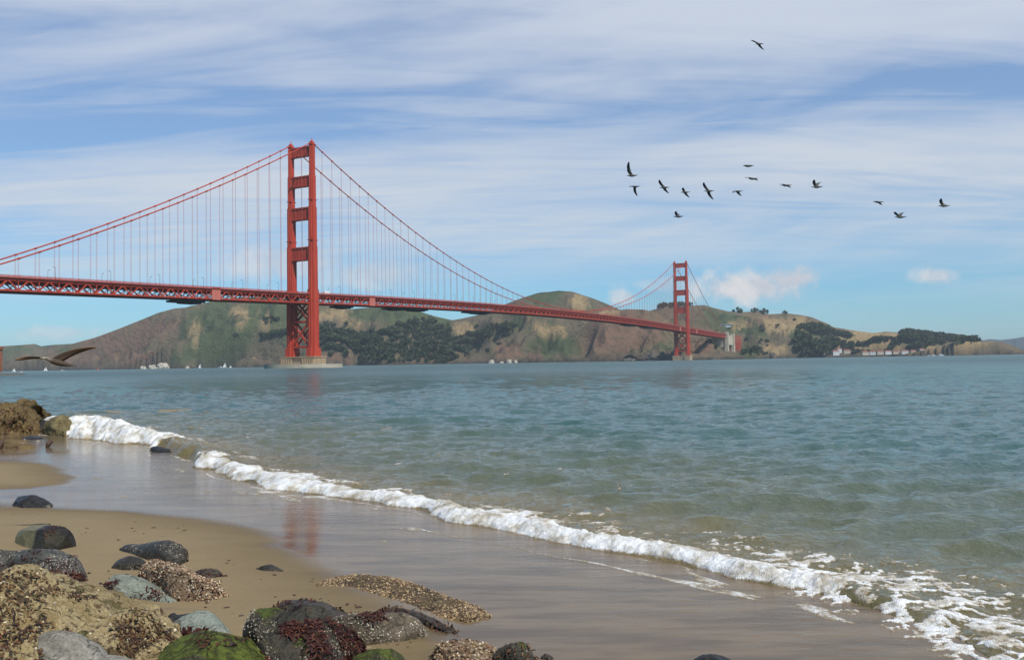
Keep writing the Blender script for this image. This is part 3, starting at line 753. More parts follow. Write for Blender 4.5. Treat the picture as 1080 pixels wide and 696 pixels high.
SEC = [(11, 19, 9.6, 15.2), (19, 20.2, 9.0, 14.2), (20.2, 66, 7.2, 11.8), (66, 78, 7.6, 12.2), (78, 121.5, 6.3, 10.2), (121.5, 161, 5.6, 9.2), (161, 193, 4.6, 7.8), (193, 223.5, 3.8, 6.4)]
STR = [(212.5, 222.3), (182.0, 192.6), (148.5, 160.8), (107.6, 120.9)]
def cross_pts(s0, e0, w_, l_, z, ins=.19):
    """stepped cruciform leg section"""
    a, b = l_ / 2, w_ / 2; i, j = l_ * ins, w_ * ins
    q = [(-a, -b + j), (-a + i, -b + j), (-a + i, -b), (a - i, -b), (a - i, -b + j), (a, -b + j), (a, b - j), (a - i, b - j), (a - i, b), (-a + i, b), (-a + i, b - j), (-a, b - j)]
    return [B(s0 + u, e0 - v, z) for u, v in q]
def tower(s0, label):
    tw = bpy.data.objects.new('tower', None); COL.objects.link(tw); tw.parent = bridge; tag(tw, label)
    for e0 in (13.7, -13.7):
        mb = MB()
        for k, (z0, z1, w_, l_) in enumerate(SEC):
            lo = cross_pts(s0, e0, w_, l_, z0); hi = cross_pts(s0, e0, w_ * .985, l_ * .985, z1 - .02)
            n = len(lo); mb.add(lo + hi, [tuple(range(n - 1, -1, -1)), tuple(range(n, 2 * n))] + [(i, (i + 1) % n, n + (i + 1) % n, n + i) for i in range(n)])
            # fluting ribs on the wide faces
            if z1 - z0 > 20:
                for g in (-1, 1):
                    for h in (-.22, .22):
                        mb.beam(B(s0 + h * l_, e0 + g * (w_ / 2 + .05), z0 + .5), B(s0 + h * l_, e0 + g * (w_ * .985 / 2 + .05), z1 - 1.2), .8, 1.1)
                    mb.beam(B(s0 + g * (l_ / 2 + .05), e0, z0 + .5), B(s0 + g * (l_ * .985 / 2 + .05), e0, z1 - 1.2), .5, .9)
        # cap, saddle housing and aircraft light
        mb.box(B(s0, e0, 224.1), (7.2, 4.5, 1.15), AX3); mb.box(B(s0, e0, 225.6), (4.6, 2.6, 1.8), AX3)
        a = [B(s0 + u, e0 + v, 226.5) for u, v in ((-2.0, 1.1), (-2.0, -1.1), (2.0, -1.1), (2.0, 1.1))]; b = [B(s0 + u, e0 + v, 228.2) for u, v in ((-.5, .4), (-.5, -.4), (.5, -.4), (.5, .4))]
        mb.hexa(a, b); mb.tube([B(s0, e0, 228.1), B(s0, e0, 230.2)], .35)
        # ledges above the struts
        for z_ in (127.5, 168.0):
            k = next(q for q in SEC if q[0] <= z_ < q[1]); mb.box(B(s0, e0, z_), (k[3] + .7, k[2] + .7, .5), AX3)
        mb.build('leg', RED, tw)
    for (z0, z1) in STR:
        w_ = next(q for q in SEC if q[0] <= z0 - .5 < q[1])[2]; inn = 13.7 - w_ / 2 + .35
        l_ = next(q for q in SEC if q[0] <= z0 - .5 < q[1])[3] * .72
        mb = MB(); c = (z0 + z1) / 2
        mb.box(B(s0, 0, c), (l_ * .82, 2 * inn, z1 - z0), AX3)
        mb.box(B(s0, 0, z1 - .6), (l_, 2 * inn - .02, 1.3), AX3); mb.box(B(s0, 0, z0 + .6), (l_, 2 * inn - .02, 1.3), AX3)
        for g in (-1, 1):
            for h in (-.30, -.1, .1, .30):
                mb.box(B(s0 + g * (l_ * .41 + .12), h * 2 * inn * .9, c), (.3, 1.0, (z1 - z0) - 2.7), AX3)
            # haunches under the strut: the rounded corners of the opening
            for (hh, ww) in ((3.2, 1.0), (1.2, 2.6)):
                mb.hexa([B(s0 - l_ * .4, g * (inn - .05), z0 - hh), B(s0 + l_ * .4, g * (inn - .05), z0 - hh), B(s0 + l_ * .4, g * (inn - .3), z0 - hh), B(s0 - l_ * .4, g * (inn - .3), z0 - hh)],
                        [B(s0 - l_ * .4, g * (inn - .05), z0 + .02), B(s0 + l_ * .4, g * (inn - .05), z0 + .02), B(s0 + l_ * .4, g * (inn - ww), z0 + .02), B(s0 - l_ * .4, g * (inn - ww), z0 + .02)])
        mb.build('strut', RED, tw)
    mb = MB(); inn = 13.7 - 3.2
    for (z0, z1) in ((22, 45), (47, 66)):
        for g in (-3.4, 3.4):
            mb.beam(B(s0 + g, -inn, z0), B(s0 + g, inn, z1), 1.2, 1.9); mb.beam(B(s0 + g + .03, inn, z0), B(s0 + g + .03, -inn, z1), 1.2, 1.9)
    mb.build('cross_brace', RED, tw)
    for z_ in (21, 46):
        mb = MB(); mb.box(B(s0, 0, z_), (8.2, 2 * inn, 2.2), AX3); mb.build('strut', RED, tw)
    mb = MB()
    for e_ in (0,): mb.box(B(s0, 0, 64.6), (6.5, 2 * inn, 1.6), AX3)
    mb.build('deck_bearing', RED, tw)
    return tw
tower(0, 'near tower, larger in view, on its own concrete pier'); tower(1280, 'far tower standing at the foot of the headland')
# piers
mb = MB()
for e0 in (-13.7, 13.7):
    mb.prism([tuple(B(u, e0 + v, 0)[:2]) for u, v in ((-9.5, -7.4), (9.5, -7.4), (9.5, 7.4), (-9.5, 7.4))], -3, 11)
    for u in np.linspace(-8.4, 8.4, 7):
        mb.box(B(u, e0 + 7.55, 5.5), (1.2, .6, 10.9), AX3)
    for v in np.linspace(-6, 6, 5):
        mb.box(B(-9.62, e0 + v, 5.5), (.6, 1.2, 10.9), AX3)
mb.box(B(0, 0, 3.9), (17, 13, 12.6), AX3)
mb.box(B(0, 0, 10.9), (20, 44, .9), AX3)
pier = mb.build('pier', CONC, bridge)
mb = MB(); n = 48
el_ = lambda a, b, z: [B(a * math.cos(t_), b * math.sin(t_), z) for t_ in np.linspace(0, 2 * math.pi, n, endpoint=False)]
V = el_(27, 45, -4) + el_(27, 45, 3.8) + el_(23, 41, 3.8) + el_(23, 41, -4)
mb.add(V, [(k * n + i, k * n + (i + 1) % n, (k + 1) * n + (i + 1) % n, (k + 1) * n + i) for k in range(3) for i in range(n)])
mb.add(el_(23.0, 41.0, 1.2), [tuple(range(n))])
mb.build('fender', FEND, pier)
mb = MB()
for e0 in (-13.7, 13.7): mb.box(B(1280, e0, 4), (19, 13, 14), AX3)
mb.box(B(1280, 0, 3), (15, 16, 10), AX3)
mb.build('pier', CONC, bridge)
# cables
S_ALL = np.concatenate([np.linspace(-343, 0, 60)[:-1], np.linspace(0, 1280, 180)[:-1], np.linspace(1280, 1623, 60)])
for e0 in (13.7, -13.7):
    mb = MB(); mb.tube([B(s, e0, float(cable_z(s))) for s in S_ALL], .52, 8)
    for s in np.arange(-335, 1620, 15.24):
        if abs(s) < 6 or abs(s - 1280) < 6: continue
        dz = float(cable_z(s + 1) - cable_z(s - 1)) / 2
        mb.beam(B(s - .6, e0, float(cable_z(s)) - .6 * dz), B(s + .6, e0, float(cable_z(s)) + .6 * dz), 1.35)
    mb.build('main_cable', RED, bridge, smooth=True)
# hangers
HROPE = plain('hanger_rope_paint', (.40, .085, .058), .6, .1, .2)
hs = []
for e0 in (13.7, -13.7):
    for s in list(np.arange(-335.3, -8, 15.24)) + list(np.arange(15.24, 1275, 15.24)) + list(np.arange(1295.24, 1610, 15.24)):
        z1 = float(cable_z(s)); z0 = float(rail_z(s)) - 1.2
        if z1 - z0 > .6: hs.append((s, e0, z0, z1))
hs.sort(key=lambda q: -(q[3] - q[2]) / (BS + q[0] * AX + q[1] * PE)[1])
rest = MB()
for k, (s, e0, z0, z1) in enumerate(hs):
    mb = MB() if k < 100 else rest
    for g in (-.28, .28): mb.tube([B(s + g, e0, z0), B(s + g, e0, z1)], .075, 4, False)
    if k < 100: mb.build('hanger', HROPE, bridge)
tag(rest.build('hanger', HROPE, bridge), kind='stuff')
# deck
ss = np.arange(-350.52, 1631, 7.62)
mb = MB(); mr = MB()
for s0, s1 in zip(ss[:-1], ss[1:]):
    z0, z1 = float(rail_z(s0)), float(rail_z(s1))
    mb.hexa([B(s0, 12.2, z0 - 2.0), B(s0, -12.2, z0 - 2.0), B(s1, -12.2, z1 - 2.0), B(s1, 12.2, z1 - 2.0)], [B(s0, 12.2, z0 - 1.4), B(s0, -12.2, z0 - 1.4), B(s1, -12.2, z1 - 1.4), B(s1, 12.2, z1 - 1.4)])
mb.build('roadway', DECKM, bridge)
mb = MB()
for s0, s1 in zip(ss[:-1:2], ss[2::2]):
    z0, z1 = float(rail_z(s0)), float(rail_z(s1))
    for e_ in (-11.6, -8, -4, 0, 4, 8, 11.6): mb.beam(B(s0, e_, z0 - 2.95), B(s1, e_, z1 - 2.95), .5, 1.8)
    for e_ in (-9, -4.5, 0, 4.5, 9): mb.beam(B(s0, e_, z0 - 10.5), B(s1, e_, z1 - 10.5), .8, .5)
mb.build('stringers', RED, bridge)
for e0 in (13.7, -13.7):
    mb = MB(); g = 1 if e0 > 0 else -1
    for k, (s0, s1) in enumerate(zip(ss[:-1], ss[1:])):
        z0, z1 = float(rail_z(s0)), float(rail_z(s1))
        mb.beam(B(s0, e0, z0 - 2.9), B(s1, e0, z1 - 2.9), .75, 1.5)           # top chord
        mb.beam(B(s0, e0, z0 - 10.6), B(s1, e0, z1 - 10.6), .8, 1.1)         # bottom chord
        a, b_ = (B(s0, e0, z0 - 10.2), B(s1, e0, z1 - 3.4)) if k % 2 == 0 else (B(s0, e0, z0 - 3.4), B(s1, e0, z1 - 10.2))
        mb.beam(a, b_, .55, .85)
        if k % 2 == 0: mb.beam(B(s0, e0, z0 - 10.2), B(s0, e0, z0 - 3.4), .45, .5)
        else: mb.box(B(s0, e0 + g * .1, z0 - 10.3), (1.6, 1.0, 1.6), AX3)
    mb.build('stiffening_truss', RED, bridge)
    mb = MB()
    for s0, s1 in zip(ss[:-1], ss[1:]):
        z0, z1 = float(rail_z(s0)), float(rail_z(s1))
        mb.beam(B(s0, e0 + g * 1.35, z0 - .05), B(s1, e0 + g * 1.35, z1 - .05), .12, .16)
        mb.beam(B(s0, e0 + g * 1.35, z0 - .75), B(s1, e0 + g * 1.35, z1 - .75), .1, .62)
        mb.beam(B(s0, e0 + g * 1.35, z0 - 1.65), B(s1, e0 + g * 1.35, z1 - 1.65), .3, .75)
        mb.beam(B(s0, e0 + g * 1.35, z0 - 1.3), B(s0, e0 + g * 1.35, z0), .2, .2)
    mb.build('railing', RED, bridge)
mb = MB()
for k, (s0, s1) in enumerate(zip(ss[:-1], ss[1:])):
    z0, z1 = float(rail_z(s0)), float(rail_z(s1))
    mb.beam(B(s0, -13.2, z0 - 3.6), B(s0, 13.2, z0 - 3.6), .6, 3.0)
    mb.beam(B(s0, -13.3, z0 - 10.7), B(s0, 13.3, z0 - 10.7), .55, .8)
    mb.beam(B(s0, -13.3, z0 - 10.75), B(s1, 13.3, z1 - 10.75), .45, .5) if k % 2 else mb.beam(B(s0, 13.3, z0 - 10.75), B(s1, -13.3, z1 - 10.75), .45, .5)
    mb.beam(B(s0, -13.3, z0 - 10.3), B(s0, 0, z0 - 3.9), .4, .4); mb.beam(B(s0, 13.3, z0 - 10.3), B(s0, 0, z0 - 3.9), .4, .4)
mb.build('floor_beams', RED, bridge)
for s0 in (-127, 96, 1222, 1352):
    mb = MB(); z0 = float(rail_z(s0))
    mb.box(B(s0, 14.35, z0 - 6.2), (9.5, .45, 10.6), AX3)
    for u in (-4.6, 0, 4.6): mb.box(B(s0 + u, 14.66, z0 - 6.2), (.3, .25, 10.2), AX3)
    mb.build('side_panel', PINK, bridge)
for s0, L in ((-150, 26), (57, 18), (150, 20), (192, 36), (340, 48), (925, 50), (1040, 60)):
    mb = MB(); z0 = float(rail_z(s0))
    mb.box(B(s0, 3, z0 - 13.3), (L, 18, 1.6), AX3); mb.box(B(s0 + L * .1, 4, z0 - 14.6), (L * .6, 12, 1.1), AX3)
    for u in (-.42, -.15, .15, .42):
        for v in (-4, 10): mb.beam(B(s0 + u * L, v, z0 - 13), B(s0 + u * L, v, z0 - 11), .35)
    mb.build('maintenance_platform', DARK, bridge)
# concrete pylons and steel trestle at the far end
for (s0, hz) in ((1626, 4.0), (1692, 3.0)):
    mb = MB(); z0 = float(rail_z(s0))
    for e0 in (-15.5, 15.5):
        mb.prism([tuple(B(s0 + u, e0 + v, 0)[:2]) for u, v in ((-5.5, -4), (5.5, -4), (5.5, 4), (-5.5, 4))], 12, z0 + hz)
        mb.box(B(s0, e0, z0 + hz + .6), (9, 6.2, 1.4), AX3)
        for u in (-3, 0, 3): mb.box(B(s0 + u, e0 + 4.15, z0 - 14), (1.1, .5, 30), AX3)
    mb.box(B(s0, 0, z0 - 22), (7, 24, 26), AX3)
    mb.build('concrete_pylon', CONC2, bridge)
mb = MB()
z0 = float(rail_z(1660)); mb.box(B(1659, 14.6, z0 - 16), (58, 2.2, 24), AX3); mb.box(B(1659, -14.6, z0 - 16), (58, 2.2, 24), AX3); mb.box(B(1659, 0, z0 - 2.2), (58, 27, 1.4), AX3)
mb.build('anchorage_wall', CONC2, bridge)
mb = MB()
for k, s0 in enumerate(np.arange(1704, 1790, 14.0)):
    z0 = float(rail_z(1623)) - .012 * (s0 - 1623)
    for e0 in (-12, 12):
        mb.beam(B(s0, e0, 18), B(s0, e0, z0 - 8), 1.3); mb.beam(B(s0, e0, 20), B(s0 + 14, e0, z0 - 9), .7); mb.beam(B(s0 + 14, e0, 20), B(s0, e0, z0 - 9), .7)
        mb.beam(B(s0, e0, z0 - 8.5), B(s0 + 14, e0, z0 - 8.6), 1.2); mb.beam(B(s0, e0, z0 - 2.2), B(s0 + 14, e0, z0 - 2.4), 1.2, 2.2)
        mb.beam(B(s0, e0, z0 - 8), B(s0 + 14, e0, z0 - 3), .8)
    mb.box(B(s0 + 7, 0, z0 - 1.4), (14, 26, .6), AX3)
mb.build('approach_trestle', RED, bridge)

# lamps and traffic on the deck
def lamp_proto():
    e = empty('street_lamp', (0, 0, 0), 'tall slim lamp post with a short arm on the bridge deck railing', 'street lamp', 'lamp posts along the bridge deck')
    mb = MB(); mb.tube([(0, 0, 0), (0, 0, 4), (0, 0, 8.4)], [.17, .13, .10]); mb.tube([(0, 0, 8.3), (.5, 0, 8.9), (1.4, 0, 9.0)], [.1, .09, .08]); mb.box((0, 0, .3), (.6, .6, .6)); mb.build('pole', GALV, e)
    mb = MB(); mb.hexa([(1.1, -.25, 8.75), (2.1, -.25, 8.75), (2.1, .25, 8.75), (1.1, .25, 8.75)], [(1.2, -.2, 9.15), (2.0, -.2, 9.1), (2.0, .2, 9.1), (1.2, .2, 9.15)]); mb.build('lamp_head', GALV, e)
    return e
lp = lamp_proto(); first = True
for e0 in (12.4, -12.4):
    for s in np.arange(-322 + (0 if e0 > 0 else 11), 760, 45.7):
        if abs(s) < 12: continue
        if first: o = lp; first = False
        else:
            o = lp.copy(); COL.objects.link(o)
            for ch in lp.children:
                c2 = ch.copy(); COL.objects.link(c2); c2.parent = o
        o.location = B(s, e0, float(rail_z(s)) - 1.42)
        o.rotation_euler = (0, 0, math.atan2(PE[1], PE[0]) + (math.pi if e0 > 0 else 0))
def vehicle(s, e, L, wd, h, mat, name, label, cat):
    z0 = float(rail_z(s)) - 1.4
    root = empty(name, tuple(B(s, e, z0)), label, cat)
    root.rotation_euler = (0, 0, math.atan2(AX[1], AX[0]))
    mb = MB(); mb.hexa([(-L / 2, -wd / 2, .45), (L / 2, -wd / 2, .45), (L / 2, wd / 2, .45), (-L / 2, wd / 2, .45)], [(-L / 2, -wd / 2, h), (L / 2 - L * .14, -wd / 2, h), (L / 2 - L * .14, wd / 2, h), (-L / 2, wd / 2, h)])
    mb.build('body', mat, root)
    mb = MB(); mb.hexa([(L * .34, -wd / 2 * .9, h * .55), (L / 2 * .95, -wd / 2 * .9, h * .55), (L / 2 * .95, wd / 2 * .9, h * .55), (L * .34, wd / 2 * .9, h * .55)], [(L * .345, -wd / 2 * .88, h * .9), (L * .41, -wd / 2 * .88, h * .9), (L * .41, wd / 2 * .88, h * .9), (L * .345, wd / 2 * .88, h * .9)]); mb.build('windscreen', DARK, root)
    for u in (-.32, .32):
        for g in (-1, 1):
            mb = MB(); mb.tube([(u * L, g * wd * .5, .45), (u * L, g * wd * .38, .45)], .45, 12); mb.build('wheel', DARK, root)
vehicle(27, 8.5, 9.5, 2.5, 3.6, plain('white_vehicle_paint', (.78, .78, .76), .35, .04, 1), 'truck', 'white box truck on the deck just right of the near tower', 'truck')

# ------------------------------------------------------------------ things along the far shore
BRICK = plain('old_brick', (.30, .105, .055), .9, .3, .4, .2)
STONE = plain('sea_wall_stone', (.10, .085, .065), .95, .4, .25, .5)
WHITE = plain('white_paint', (.50, .49, .46), .5, .05, .4)
ROOFR = plain('red_roof_tile', (.22, .060, .040), .85, .2, .6)
WALLC = plain('cream_wall', (.42, .34, .25), .8, .1, .5)
GLASS = plain('window_dark', (.03, .035, .045), .2, .1, .5)
HULLW = plain('hull_white', (.62, .62, .60), .4, .05, .4)
SAIL = plain('sailcloth', (.66, .65, .62), .8, .05, .3)
SAILR = plain('red_sailcloth', (.50, .10, .07), .8, .05, .3)
GUANO = plain('pale_rock', (.42, .37, .29), .95, .3, .12, .6)
# brick fort at the left edge: its right hand corner is in the picture
fx0 = P(3.6, 388, 500) * np.array([1, .94, 1]); fort = empty('brick_fort', (P(3.6, 388, 499)[0], 470, 0), 'red brick fort wall end at the left edge above the water', 'fort')
mb = MB(); mb.box((-26, 14, 8.2), (52, 28, 13.0)); mb.box((-26, 14, 14.9), (53, 29, .7)); mb.build('wall', BRICK, fort)
mb = MB(); mb.box((-26, 0.0, 15.7), (52.4, 1.0, 1.0)); mb.box((-.3, 14.6, 15.7), (1.0, 28, 1.0)); mb.build('parapet', BRICK, fort)
for r in range(3):
    for k in range(4):
        mb = MB(); mb.box((-4.5 - k * 8, -.02, 4.2 + r * 3.8), (1.5, .3, 1.9)); mb.build('window', GLASS, fort)
wall_pts = [P(-40, 394, 452), P(6, 393, 452), P(22, 391.6, 462)]
mb = MB(); x1 = P(20, 391, 455)[0]
mb.hexa([(-420, 448, -2), (x1, 455, -2), (x1 - 3, 476, -2), (-420, 500, -2)], [(-420, 452, 1.8), (x1 - 9, 458, .8), (x1 - 9, 474, .9), (-420, 498, 1.8)])
tag(mb.build('sea_wall', STONE), 'low dark stone sea wall at the foot of the brick fort', 'sea wall')

def sailboat(px, py, D, h, label, sail=SAIL, lean=0.0, hd=0.3):
    p = P(px, py, D); e = empty('sailboat', (p[0], D, 0), label, 'sailboat'); e.rotation_euler = (R_(lean), 0, hd)
    L = h * .8; mb = MB()
    st = [(-L / 2, .25, .5), (-L * .2, .36, .55), (L * .15, .34, .6), (L / 2, .02, .75)]
    for (x0, w0, z0), (x1, w1, z1) in zip(st[:-1], st[1:]):
        w0 *= L * .36; w1 *= L * .36; z0 *= L * .15; z1 *= L * .15
        mb.hexa([(x0, -w0 * .4, -.4), (x1, -w1 * .4, -.4), (x1, w1 * .4, -.4), (x0, w0 * .4, -.4)], [(x0, -w0, z0), (x1, -w1, z1), (x1, w1, z1), (x0, w0, z0)])
    mb.build('hull', HULLW, e)
    mb = MB(); mb.tube([(L * .08, 0, .3), (L * .08, 0, h)], .12); mb.build('mast', GALV, e)
    mb = MB(); th = .12
    mb.add([(L * .06, th, h * .14), (L * .06, -th, h * .14), (-L * .46, .9, h * .15), (-L * .46, .9 - th, h * .15), (L * .06, 0, h * .97), (-L * .2, .9, h * .5)], [(0, 2, 5), (0, 5, 4), (1, 5, 3), (1, 4, 5), (0, 1, 3, 2), (2, 3, 5), (0, 4, 1)]); mb.build('mainsail', sail, e)
    mb = MB(); mb.add([(L * .12, 0, h * .85), (L * .47, 0, h * .12), (L * .10, -.7, h * .16), (L * .12, .14, h * .85), (L * .47, .14, h * .12), (L * .10, -.56, h * .16)], [(0, 1, 2), (3, 5, 4), (0, 2, 5, 3), (0, 3, 4, 1), (1, 4, 5, 2)]); mb.build('jib', sail, e)
sailboat(14.5, 389, 1250, 6.4, 'white sailboat near the end of the brick fort')
sailboat(48, 390, 1500, 8.0, 'white sailboat below the low brown gull', hd=.5)
sailboat(103, 389, 1400, 5.5, 'small boat with a red sail off the left headland', SAILR, hd=-.2)
sailboat(211, 388, 1700, 9.5, 'lone narrow white sailboat right of the pale sea rocks', hd=1.2)
sailboat(237, 387.5, 1750, 11.5, 'tallest white sailboat of those left of the near tower', hd=1.0, lean=6)
sailboat(243, 388, 1700, 6.0, 'low white sailboat nearest the pier of the near tower', hd=.2)
def motorboat(px, D, L, label):
    p = P(px, 388, D); e = empty('motor_boat', (p[0], D, 0), label, 'boat'); e.rotation_euler = (0, 0, random.uniform(-.5, .5))
    mb = MB(); w0 = L * .15
    mb.hexa([(-L / 2, -w0 * .7, -.3), (L * .2, -w0 * .7, -.3), (L * .2, w0 * .7, -.3), (-L / 2, w0 * .7, -.3)], [(-L / 2, -w0, L * .11), (L * .25, -w0, L * .12), (L * .25, w0, L * .12), (-L / 2, w0, L * .11)])
    mb.hexa([(L * .2, -w0 * .7, -.3), (L * .42, -.1, -.2), (L * .42, .1, -.2), (L * .2, w0 * .7, -.3)], [(L * .25, -w0, L * .12), (L * .54, -.1, L * .16), (L * .54, .1, L * .16), (L * .25, w0, L * .12)])
    mb.build('hull', HULLW, e)
    mb = MB(); mb.hexa([(-L * .3, -w0 * .75, L * .11), (L * .18, -w0 * .75, L * .11), (L * .18, w0 * .75, L * .11), (-L * .3, w0 * .75, L * .11)], [(-L * .28, -w0 * .7, L * .27), (L * .06, -w0 * .7, L * .27), (L * .06, w0 * .7, L * .27), (-L * .28, w0 * .7, L * .27)]); mb.build('cabin', WHITE, e)
    mb = MB(); mb.box((-L * .08, 0, L * .215), (L * .34, w0 * 1.52, L * .05)); mb.build('window', GLASS, e)
motorboat(232.5, 1800, 13, 'low white motor boat left of the tallest sailboat')
motorboat(66, 1800, 8, 'tiny white motor boat below the gull\'s right wing')
motorboat(22, 900, 6, 'small white boat off the end of the stone sea wall')
for px, L, lb in ((985, 16, 'white boat at the left end of the marina by the low point'), (993, 20, 'white boat at the right end of the marina by the low point'), (980, 11, 'small white boat just off the red roofed row')):
    motorboat(px, float(shore_at(px)[1]) - 60, L, lb)

def rockmass(name, label, px, D, wpx, hpx, seed, mat=GUANO):
    wd = wpx * .9 * D / FPX; h = hpx * .8 * D / FPX; p = P(px, 386, D)
    n, k = 28, 12; V = []
    for i in range(n):
        for j in range(k):
            a = 2 * math.pi * i / n; q = j / (k - 1)
            r = math.cos(q * math.pi / 2) ** .55
            x, y, z = math.cos(a) * r * wd / 2, math.sin(a) * r * wd / 2.6, math.sin(q * math.pi / 2) ** .8 * h
            f = 1 + .35 * float(fbm([x * 5 / wd + seed], [y * 5 / wd], [z * 5 / wd], 3, seed)[0]); V.append((x * f, y * f, z * f - 1))
    me = mesh_np(name, V, grid_faces(n, k, True), False)
    tag(link(name, me, mat, None, (p[0], D, 0)), label, 'rock')
sh = lambda px, off=0: float(shore_at(px)[1]) - off
rockmass('sea_rock', 'small pale sea rock at the left of the three under the headland', 151.5, sh(151, 8), 7, 4, 1)
rockmass('sea_rock', 'pale sea rock in the middle of the three under the headland', 161, sh(161, 8), 10, 5.5, 2)
rockmass('sea_rock', 'largest flat topped pale sea rock, right of the three', 172, sh(172, 8), 14, 7.5, 3)
rockmass('sea_rock', 'tiny pale rock alone right of the three pale sea rocks', 197.5, sh(197, 8), 4.5, 3, 4)
rockmass('sea_rock', 'bright white rock left of the pair below the climbing trees', 518.5, sh(518, 6), 7, 5, 5, GUANO)
rockmass('sea_rock', 'low white rock between two taller ones below the climbing trees', 529, sh(529, 6), 5, 2.5, 6, GUANO)
rockmass('sea_rock', 'tall white rock below the climbing strip of trees', 537, sh(537, 6), 6, 4.8, 7, GUANO)
rockmass('sea_rock', 'white rock right of the tall one on the far shore', 544, sh(544, 6), 4.5, 4, 8, GUANO)
rockmass('sea_rock', 'dark wedge of rock at the left foot of the far tower', 693, sh(693, 12), 26, 11, 9, STONE)
rockmass('sea_rock', 'dark low rock left of the far tower wedge', 663, sh(663, 8), 18, 4, 10, STONE)
rockmass('sea_rock', 'brown rock stack at the shore right of the concrete pylon', 815, sh(815, 15), 8, 8, 11, STONE)
rockmass('sea_rock', 'small dark rock at the shore right of the far tower', 752, sh(752, 10), 8, 5, 12, STONE)

def house(px, py, D, wd, dp, h, label, wall=WALLC, roof=ROOFR, rot=None, name='house'):
    p = P(px, py, D); p[2] = max(p[2], 1.0)
    i = int(np.argmin(np.abs(hp - px))); k = int(np.argmin(np.abs(depths - D))); p[2] = max(p[2], 1.2)
    e = empty(name, (p[0], D, p[2]), label, 'house'); e.rotation_euler = (0, 0, rot if rot is not None else random.uniform(-.3, .3))
    mb = MB(); mb.box((0, 0, h / 2 - 2), (wd, dp, h + 4)); mb.build('wall', wall, e)
    mb = MB(); a, b_ = wd / 2 + .4, dp / 2 + .5; r = h + dp * .32
    mb.add([(-a, -b_, h), (a, -b_, h), (a, b_, h), (-a, b_, h), (-a + dp * .3, 0, r), (a - dp * .3, 0, r)], [(0, 1, 5, 4), (1, 2, 5), (2, 3, 4, 5), (3, 0, 4), (3, 2, 1, 0)]); mb.build('roof', roof, e)
    for u in np.linspace(-.36, .36, max(2, int(wd / 5))):
        mb = MB(); mb.box((u * wd, -dp / 2 - .02, h * .55), (1.3, .3, 1.8)); mb.build('window', GLASS, e)
D0 = sh(880)
house(881, 373.5, D0 + 25, 20, 12, 9, 'big white house with red roof at the cove', WHITE, rot=.15)
house(885, 371, D0 + 70, 14, 10, 9, 'white house standing behind the big red roofed one', WHITE, rot=.1)
house(893, 371.5, D0 + 60, 20, 11, 6, 'cream house with long red roof right of the white pair', WALLC, rot=-.1)
house(870, 374.5, D0 + 10, 10, 8, 5, 'small white house left of the big one at the cove', WHITE)
names = ['second', 'third', 'fourth', 'fifth', 'sixth', 'seventh', 'eighth']
for k, px in enumerate((912, 920, 928, 936, 945, 954, 963)):
    house(px, 373.2 - .22 * k, sh(px) + 40, random.uniform(18, 25), 10, random.uniform(5, 7), 'red roofed shore house, %s from the left in the long row' % (['first'] + names)[k], [WALLC, WHITE][k % 2])
house(972, 371, sh(972) + 55, 14, 10, 8, 'taller white house near the right of the long shore row', WHITE)
house(986, 370.5, sh(986) + 55, 34, 10, 6, 'long low building with pale red roof beside the marina', WALLC, rot=.05)
pv = hill_at(767, 344.5)
e = empty('visitor_building', tuple(pv), 'long pale flat roofed building on the slope right of the far tower', 'building'); e.rotation_euler = (0, 0, .05)
mb = MB(); mb.box((0, 0, 2), (42, 10, 9)); mb.build('wall', plain('pale_blue_wall', (.42, .47, .50), .6, .1, .3), e)
mb = MB(); mb.box((0, -.5, 6.9), (45, 12.5, .7)); mb.build('roof', WHITE, e)
for u in np.linspace(-17, 17, 7):
    mb = MB(); mb.box((u, -5.02, 3.2), (3.6, .3, 3.2)); mb.build('window', GLASS, e)

